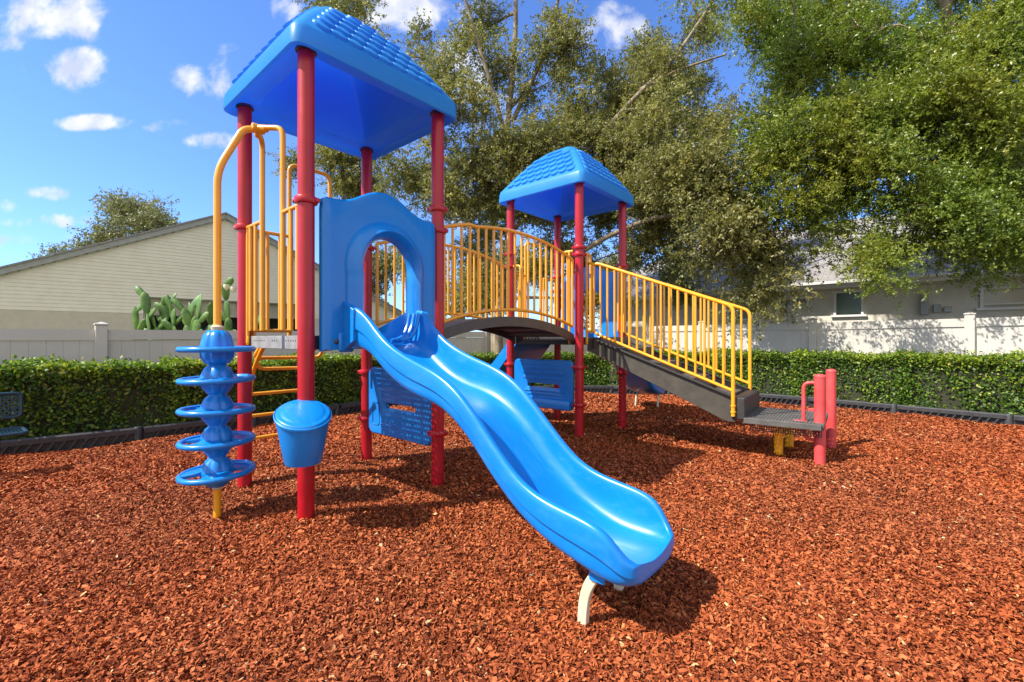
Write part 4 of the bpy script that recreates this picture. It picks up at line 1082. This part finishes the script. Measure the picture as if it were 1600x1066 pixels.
def build_trees():
    rd = random.Random(5)
    def cl(items, Zr, scale=1.):
        out = []
        for (x, y, rx, ry, *z) in items:
            n = max(1, int(rx*ry/900*scale))
            for k in range(n):
                a = rd.uniform(0, 2*pi); q = sqrt(rd.random()); zz = z[0]+rd.uniform(-.8, .8) if z else rd.uniform(*Zr)
                p = W(x+rx*q*cos(a), y+ry*q*sin(a), zz); out.append((p, rd.uniform(.38, .74)))
        return out
    # big oak behind the bridge
    A = [(560, 20, 60, 30), (610, 60, 60, 40), (665, 110, 50, 45), (690, 165, 45, 30), (745, 25, 45, 45), (770, 75, 35, 40), (850, 50, 45, 60), (880, 110, 40, 50), (735, 190, 40, 40), (800, 190, 40, 40), (820, 265, 90, 60), (700, 270, 60, 50), (650, 300, 50, 50), (620, 250, 40, 30),
         (720, 330, 60, 40), (930, 170, 50, 50), (930, 240, 70, 50), (990, 110, 50, 50), (1040, 50, 60, 50), (1090, 25, 40, 30), (1010, 190, 60, 45), (1060, 130, 35, 40), (1080, 230, 50, 40), (1030, 280, 80, 50), (960, 330, 70, 50), (1060, 350, 80, 50), (1130, 320, 60, 60, 9.6), (1090, 270, 50, 50, 9.4), (1110, 200, 30, 30, 9.4), (1040, 210, 50, 50, 9.6),
         (1150, 400, 60, 45, 9.8), (1080, 420, 60, 35), (1190, 415, 40, 50, 9.8), (1140, 360, 50, 40, 9.4), (1000, 400, 50, 30), (800, 340, 80, 40), (880, 400, 60, 30), (850, 330, 60, 50), (770, 400, 60, 30), (700, 400, 40, 30), (715, 450, 45, 28), (790, 450, 60, 30), (860, 455, 50, 28), (950, 445, 60, 28), (1030, 450, 60, 26), (985, 190, 160, 160), (1040, 240, 110, 120), (780, 290, 130, 90)]
    base = W(784, 600, 11.25); base.z = -.05
    trunk = [base, W(776, 530, 11.3), W(786, 440, 11.8), W(800, 330, 12.4), W(792, 220, 12.8), W(800, 120, 12.9), W(806, 20, 13), W(800, -120, 13)]
    up = [(x, y, 70, 50) for x, y in ((600, -60), (760, -60), (900, -50), (1020, -60), (820, -150), (960, -160), (700, -150))]
    grow_tree('oak_tree', 'tall olive-leaved oak behind the bridge, pale limbs showing against the clouds', 'tree', base, trunk, cl(A, (11.1, 14.2), 1.1)+cl(up, (12, 14), .35), 'leaf_big', 540000, (.074, .036), 1.35, 11, .17, limbs=[
        ([W(800, 340, 12.4), W(890, 265, 12.1), W(985, 160, 11.6), W(1050, 95, 11.4), W(1112, 5, 11.3)], .085, .035), ([W(1000, 140, 11.55), W(1060, 110, 11.3), W(1135, 85, 11.1)], .045, .02),
        ([W(800, 250, 12.7), W(772, 150, 12.4), W(742, 50, 12.2), W(715, -40, 12)], .075, .03), ([W(800, 190, 12.8), W(845, 95, 12.4), W(870, 10, 12.2), W(880, -60, 12)], .07, .03),
        ([W(790, 410, 12), W(880, 405, 11.6), W(960, 365, 11.2), W(1040, 338, 10.6), W(1150, 345, 9.9)], .085, .04), ([W(795, 300, 12.5), W(700, 250, 12.8), W(640, 190, 13), W(580, 80, 13)], .08, .03)])
    # the oak over the right fence
    Bq = [(1190, 40, 60, 60, 9.5), (1240, 120, 60, 60, 9), (1300, 50, 70, 60, 9), (1400, 60, 80, 60, 8.6), (1500, 60, 80, 70, 8.2), (1590, 60, 60, 70, 7.8), (1290, 160, 60, 60, 8.8), (1380, 160, 70, 60, 8.5), (1470, 170, 70, 60, 8), (1560, 180, 60, 60, 7.6),
          (1200, 200, 50, 60, 9.2), (1250, 250, 50, 50, 9), (1340, 230, 50, 50, 8.6), (1420, 260, 60, 50, 8.2), (1500, 270, 60, 50, 7.8), (1580, 290, 50, 60, 7.5), (1195, 290, 40, 40, 9.2), (1235, 340, 45, 40, 9), (1300, 330, 45, 40, 8.8), (1370, 330, 50, 40, 8.6),
          (1480, 340, 50, 45, 8), (1560, 370, 50, 40, 7.6), (1290, 385, 30, 25, 8.7), (1380, 390, 40, 30, 8.4), (1420, 405, 40, 22, 8.4), (1360, 425, 26, 14, 8.3), (1500, 385, 40, 22, 8), (1590, 390, 40, 18, 7.6)]
    up = [(x, y, 80, 60, z) for x, y, z in ((1250, -60, 8.8), (1400, -70, 8.4), (1550, -70, 8), (1330, -170, 8.4), (1480, -180, 8), (1620, -30, 7.4), (1680, 100, 7), (1700, 250, 7), (1650, 340, 7.2), (1180, -60, 8))]
    base = Vector((11.0, 8.9, -.05)); trunk = [base, base+Vector((-.1, 0, 1.5)), base+Vector((-.5, -.1, 3)), base+Vector((-1.3, -.3, 4.6)), base+Vector((-2.4, -.4, 6)), base+Vector((-3, -.4, 8))]
    grow_tree('oak_tree', 'bright green oak hanging over the right fence and pale house', 'tree', base, trunk, cl(Bq, (8, 9), 1.3)+cl(up, (8, 9), .2), 'leaf_oak', 500000, (.054, .026), 1.3, 12, .26)
    # tree between: hanging dark branches to the left of the right oak
    # small tree behind the left tower
    Cq = [(470, 240, 25, 20), (500, 270, 25, 30), (540, 300, 25, 25), (560, 250, 25, 25), (520, 225, 20, 15), (590, 330, 30, 30), (630, 370, 30, 20), (545, 275, 20, 20)]
    base = W(640, 560, 14.2); base.z = -.05
    grow_tree('oak_tree', 'loose-crowned tree seen between the first tower posts, left of the big oak', 'tree', base, [base, W(640, 480, 14.2), W(628, 400, 14.2), W(600, 330, 14.2), W(560, 280, 14.2)], cl(Cq, (13.6, 14.8), 1.3), 'leaf_big', 36000, (.078, .036), 1.1, 13, .12)
    # far trees
    Dq = [(135, 375, 30, 18), (170, 352, 36, 20), (210, 340, 42, 18), (250, 355, 26, 14), (200, 372, 60, 22), (100, 395, 14, 8), (275, 356, 10, 8), (170, 334, 22, 9), (210, 322, 18, 6)]
    base = W(190, 500, 26); base.z = -.05
    grow_tree('oak_tree', 'airy dull green tree rising behind the left gabled house', 'tree', base, [base, W(190, 440, 26), W(192, 400, 26), W(195, 350, 26)], [(p, r*1.7) for p, r in cl(Dq, (24.5, 27.5), 1.1)], 'leaf_far', 24000, (.15, .07), 1.0, 14, .3, sprig=12)
    Eq = [(600, 430, 30, 22), (640, 420, 30, 20), (580, 470, 25, 15), (700, 455, 40, 25), (740, 430, 30, 25), (860, 440, 30, 25), (960, 440, 60, 25), (1040, 455, 40, 20), (790, 460, 30, 20)]
    base = W(720, 520, 24); base.z = -.05
    grow_tree('background_tree', 'low far tree mass seen through the arched slide opening and bridge railings', 'tree', base, [base, W(720, 490, 24), W(720, 460, 24), W(760, 430, 24)], [(p, r*1.8) for p, r in cl(Eq, (22, 27), 1.5)], 'leaf_far', 52000, (.15, .07), 1.15, 15, .3, sprig=12)

def build_cactus():
    base = Vector((-5.58, 8.05, 0))
    t = thing('prickly_pear', 'tall prickly pear cactus with flat green pads and pale flowers above the left fence', 'cactus', base)
    rd = random.Random(3)
    def pad(c, up, nrm, L_, w):
        up = up.normalized(); s = up.cross(nrm).normalized(); nn = s.cross(up).normalized(); b = MB(); rings = []
        for i in range(9):
            a = i/8; z = L_*a; ww = w*sqrt(max(.004, 1-(2*a-1)**2))*(.75+.35*a); tt = .022*sqrt(max(.02, 1-(2*a-1)**2))
            rings.append([c+up*z+s*(ww*cos(q))+nn*(tt*sin(q)) for q in [2*pi*k/12 for k in range(12)]])
        b.ring_stack(rings); b.build('pad', 'cactus', t)
        return c+up*L_
    n = 0
    for sx in np.linspace(-1.0, 1.1, 17):
        p = Vector((sx*.78+rd.uniform(-.05, .05), rd.uniform(-.35, .35)+sx*.2, 0)); up = Vector((sx*.12, 0, 1))
        H = rd.uniform(1.35, 1.75)+(.35 if .4 < sx < .8 else 0); z = 0
        while p.z < H:
            L_ = rd.uniform(.34, .46); nrm = Vector((rd.uniform(-.8, .8), -1, rd.uniform(-.3, .3))); u = (up+Vector((rd.uniform(-.28, .28), rd.uniform(-.2, .2), 0)))
            q = pad(p, u, nrm, L_, rd.uniform(.070, .095)); n += 1
            if p.z > .7 and rd.random() < .9:
                pad(p+u.normalized()*L_*.75, u+Vector((rd.choice((-1, 1))*rd.uniform(.5, 1.1), 0, 0)), nrm, rd.uniform(.22, .34), rd.uniform(.05, .07)); n += 1
            p = q-u.normalized()*.03
    pad(Vector((-.72, -.1, 1.28)), Vector((-.9, 0, .12)), Vector((.1, -1, .3)), .32, .07)
    pad(Vector((-.55, -.1, 1.62)), Vector((-.7, 0, .75)), Vector((.1, -1, .1)), .28, .06)
    for p in ((.62, -.25, 2.02), (.72, -.22, 1.98)):
        b = MB(); b.lathe([(.01, 0), (.035, .03), (.05, .07), (.045, .10), (.01, .09)], p, 10); b.build('flower', 'cflower', t)

# ------------------------------------------------------------------ houses
def build_left_house():
    A = Vector((-13.67, 12.0, 0)); X = Vector((.743, .669, 0)).normalized(); Y = Vector((-X.y, X.x, 0)); Z = Vector((0, 0, 1))
    t = thing('gabled_house', 'cream gabled house with lap siding and grey rake trim behind the left fence', 'house', A, math.atan2(X.y, X.x))
    # local: x along the wall, y away from the viewer
    xp, zp = 5.13, 5.36; sl = .47; x0, x1 = -6.0, 14.0
    def zr(x): return zp-abs(x-xp)*sl
    zb = 1.97
    xw0, xw1 = -2.2, 12.4         # walls
    w = MB(); w.box(((xw0+2.96)/2, .12, zb/2), (2.96-xw0, .22, zb)); w.build('stucco_wall', 'stucco', t, smooth=False)
    w = MB(); w.box(((xw1+7.6)/2, .12, zb/2), (xw1-7.6, .22, zb)); w.build('stucco_wall', 'stucco', t, smooth=False)
    s = MB(); z = zb+.0; st = .105
    s.prism([(xw0, zb), (2.96, zb), (2.96, 2.5), (7.6, 2.5), (7.6, zb), (xw1, zb), (xw1, zr(xw1)), (xp, zp-.02), (xw0, zr(xw0))], (0, .16, 0), (1, 0, 0), (0, 0, 1), -.05)
    while z < zp-.12:            # lapped boards, each tilted a little
        h = st; za, zc = z, z+h
        xa = max(xw0, xp-(zp-zc)/sl); xb = min(xw1, xp+(zp-zc)/sl)
        for xa, xb in (((xa, 2.96), (7.6, xb)) if za < 2.45 else ((xa, xb),)): s.add([(xa, .0, za), (xb, .0, za), (xb, .0, za+.006), (xa, .0, za+.006), (xa, .014, zc), (xb, .014, zc), (xa, .1, za), (xb, .1, za)], [(0, 1, 2, 3), (3, 2, 5, 4), (6, 7, 1, 0)])
        z += h
    s.build('siding', 'siding', t, smooth=False)
    r = MB()
    for sg in (-1, 1):
        xe = xp+sg*8.2; d = Vector((xe-xp, 0, zr(xe)-zp)); Lg = d.length; dn = d.normalized(); mid = Vector((xp, -.10, zp+.03))+d/2
        r.box(mid+Vector((0, 0, -.02)), (Lg, .05, .17), (dn, Vector((0, 1, 0)), dn.cross(Vector((0, 1, 0)))))
    r.build('rake_trim', 'trim', t, smooth=False)
    rf = MB()
    for sg in (-1, 1):
        xe = xp+sg*8.3; rf.add([(xp, -.16, zp+.13), (xe, -.16, zr(xe)+.13), (xe, 9, zr(xe)+.13), (xp, 9, zp+.13), (xp, -.16, zp+.08), (xe, -.16, zr(xe)+.08), (xe, 9, zr(xe)+.08), (xp, 9, zp+.08)],
                [(0, 1, 2, 3), (4, 7, 6, 5), (0, 4, 5, 1), (1, 5, 6, 2), (2, 6, 7, 3)])
    rf.build('roof', 'shingle', t, smooth=False)
    p = MB(); p.box((5.3, 1.6, 1.3), (6.6, .05, 2.7)); pp = p.build('porch_opening', 'porch_recess', t, smooth=False)
    q = MB(); q.box((5.3, .13, 2.49), (4.64, .2, .05)); q.box((2.985, .13, 1.24), (.05, .2, 2.45))
    for x in (4.2, 5.6, 7.0): q.box((x, .14, 1.2), (.06, .06, 2.5))
    q.build('porch_post', 'trim', t, smooth=False)

def build_right_house():
    A = Vector((3.2, 16.3, 0)); B = Vector((12.4, 7.7, 0)); X = (B-A).normalized(); t = thing('single_storey_house', 'pale stucco single-storey house with grey shingle roof behind the right fence', 'house', A, math.atan2(X.y, X.x))
    # local y+ is away from the viewer
    def xa(px):           # along-wall coordinate of a view column
        p = on_line((A.x, A.y), (B.x, B.y), px); return (Vector((*p, 0))-A).dot(X)
    Lg = (B-A).length; e = .5; ze = 2.56
    wins = [(1217, 1258, 463, 480, 'small'), (1298, 1346, 452, 494, 'tall'), (1534, 1640, 444, 482, 'wide'), (1128, 1170, 462, 500, 'tall')]
    w = MB(); xs = sorted([(xa(a), xa(b)) for a, b, *_ in wins]); x = 0
    def wz(px, py):
        p = on_line((A.x, A.y), (B.x, B.y), px); return HC+(HY-py)/F_PX*p[1]
    holes = []
    for a, b, y0, y1, k in wins: holes.append((xa(a), xa(b), wz((a+b)/2, y1), wz((a+b)/2, y0), k))
    holes.sort(); x = 0
    for (h0, h1, z0, z1, k) in holes:
        w.box(((x+h0)/2, .1+e, 1.28), (h0-x, .2, 2.56)); w.box(((h0+h1)/2, .1+e, z0/2), (h1-h0, .2, z0)); w.box(((h0+h1)/2, .1+e, (z1+2.56)/2), (h1-h0, .2, 2.56-z1)); x = h1
    w.box(((x+Lg+2)/2, .1+e, 1.28), (Lg+2-x, .2, 2.56)); w.build('wall', 'stucco_grey', t, smooth=False)
    for (h0, h1, z0, z1, k) in holes:
        f = MB(); fw = .05; xm = (h0+h1)/2; zm = (z0+z1)/2; W_ = h1-h0; H_ = z1-z0
        f.box((xm, e-.01, z1-fw/2), (W_+.06, .10, fw)); f.box((xm, e-.01, z0+fw/2), (W_+.12, .13, fw)); f.box((h0+fw/2, e-.008, zm), (fw, .10, H_-2*fw)); f.box((h1-fw/2, e-.008, zm), (fw, .10, H_-2*fw))
        if k == 'small': f.box((xm, e+.0, zm), (.04, .08, H_-2*fw))
        if k == 'wide': f.box((xm, e+.0, z0+.13), (W_-2*fw, .08, .03))
        q = f.build('window', 'white_trim', t, smooth=False)
        g = MB(); g.box((xm, e+.07, zm), (W_-fw, .02, H_-fw)); g.build('pane', 'glass' if k == 'small' else ('glass_green' if k == 'tall' else 'stucco_grey'), q, smooth=False)
    r = MB(); rz = 5.3; run = 5.2
    r.add([(-1, -.05, ze+.10), (Lg+2.5, -.05, ze+.10), (Lg+2.5, run, rz), (-1+2.5, run, rz), (-1, 10.5, ze+.1), (Lg+2.5, 10.5, ze+.1)], [(0, 1, 2, 3), (3, 2, 5, 4), (0, 3, 4), (0, 4, 5, 1)])
    r.build('roof', 'shingle', t, smooth=False)
    f = MB(); f.box((Lg/2+.75, -.03, ze+.02), (Lg+3.5, .03, .15)); f.box((Lg/2+.75, -.085, ze+.06), (Lg+3.5, .09, .07), bev=.01); f.build('gutter', 'white_trim', t, smooth=False)
    s = MB(); s.box((Lg/2+.75, .25, ze-.04), (Lg+3.5, .52, .02)); s.build('soffit', 'white_trim', t, smooth=False)
    m = MB(); xm = xa(1444); zc = wz(1444, 480)
    m.box((xm, e-.06, zc), (.16, .12, .34), bev=.02); m.lathe([(.06, -.17), (.075, -.1), (.075, .0), (.03, .06)], (xm, e-.07, zc+.28), 12); m.box((xm+.22, e-.05, zc-.02), (.13, .09, .20), bev=.01); m.box((xm+.40, e-.05, zc-.05), (.14, .08, .12), bev=.01)
    m.build('electric_meter', 'meter', t)

build_ground()
build_posts()
build_roof(S/2, S/2, 'pale blue scalloped roof of the first, nearer tower')
build_roof(U2+S/2, S/2, 'blue scalloped roof of the second tower')
build_decks(); build_barriers(); build_bridge()
hood('slide_hood', (0, -.052, 0), (1, 0, 0), None, (0, -1, 0), 'blue arched entrance panel of the wave slide')
hood('slide_hood', (U2+S+.052, 0, 0), (0, 1, 0), None, (1, 0, 0), 'blue arched entrance panel of the far slide')
build_slide(); build_far_slide(); build_panels(); build_drum(); build_disc_climber(); build_ladder(); build_stairs()
build_bench(); build_border(); build_fences(); build_hedges()
build_left_house(); build_right_house(); build_cactus(); build_trees(); build_chips()
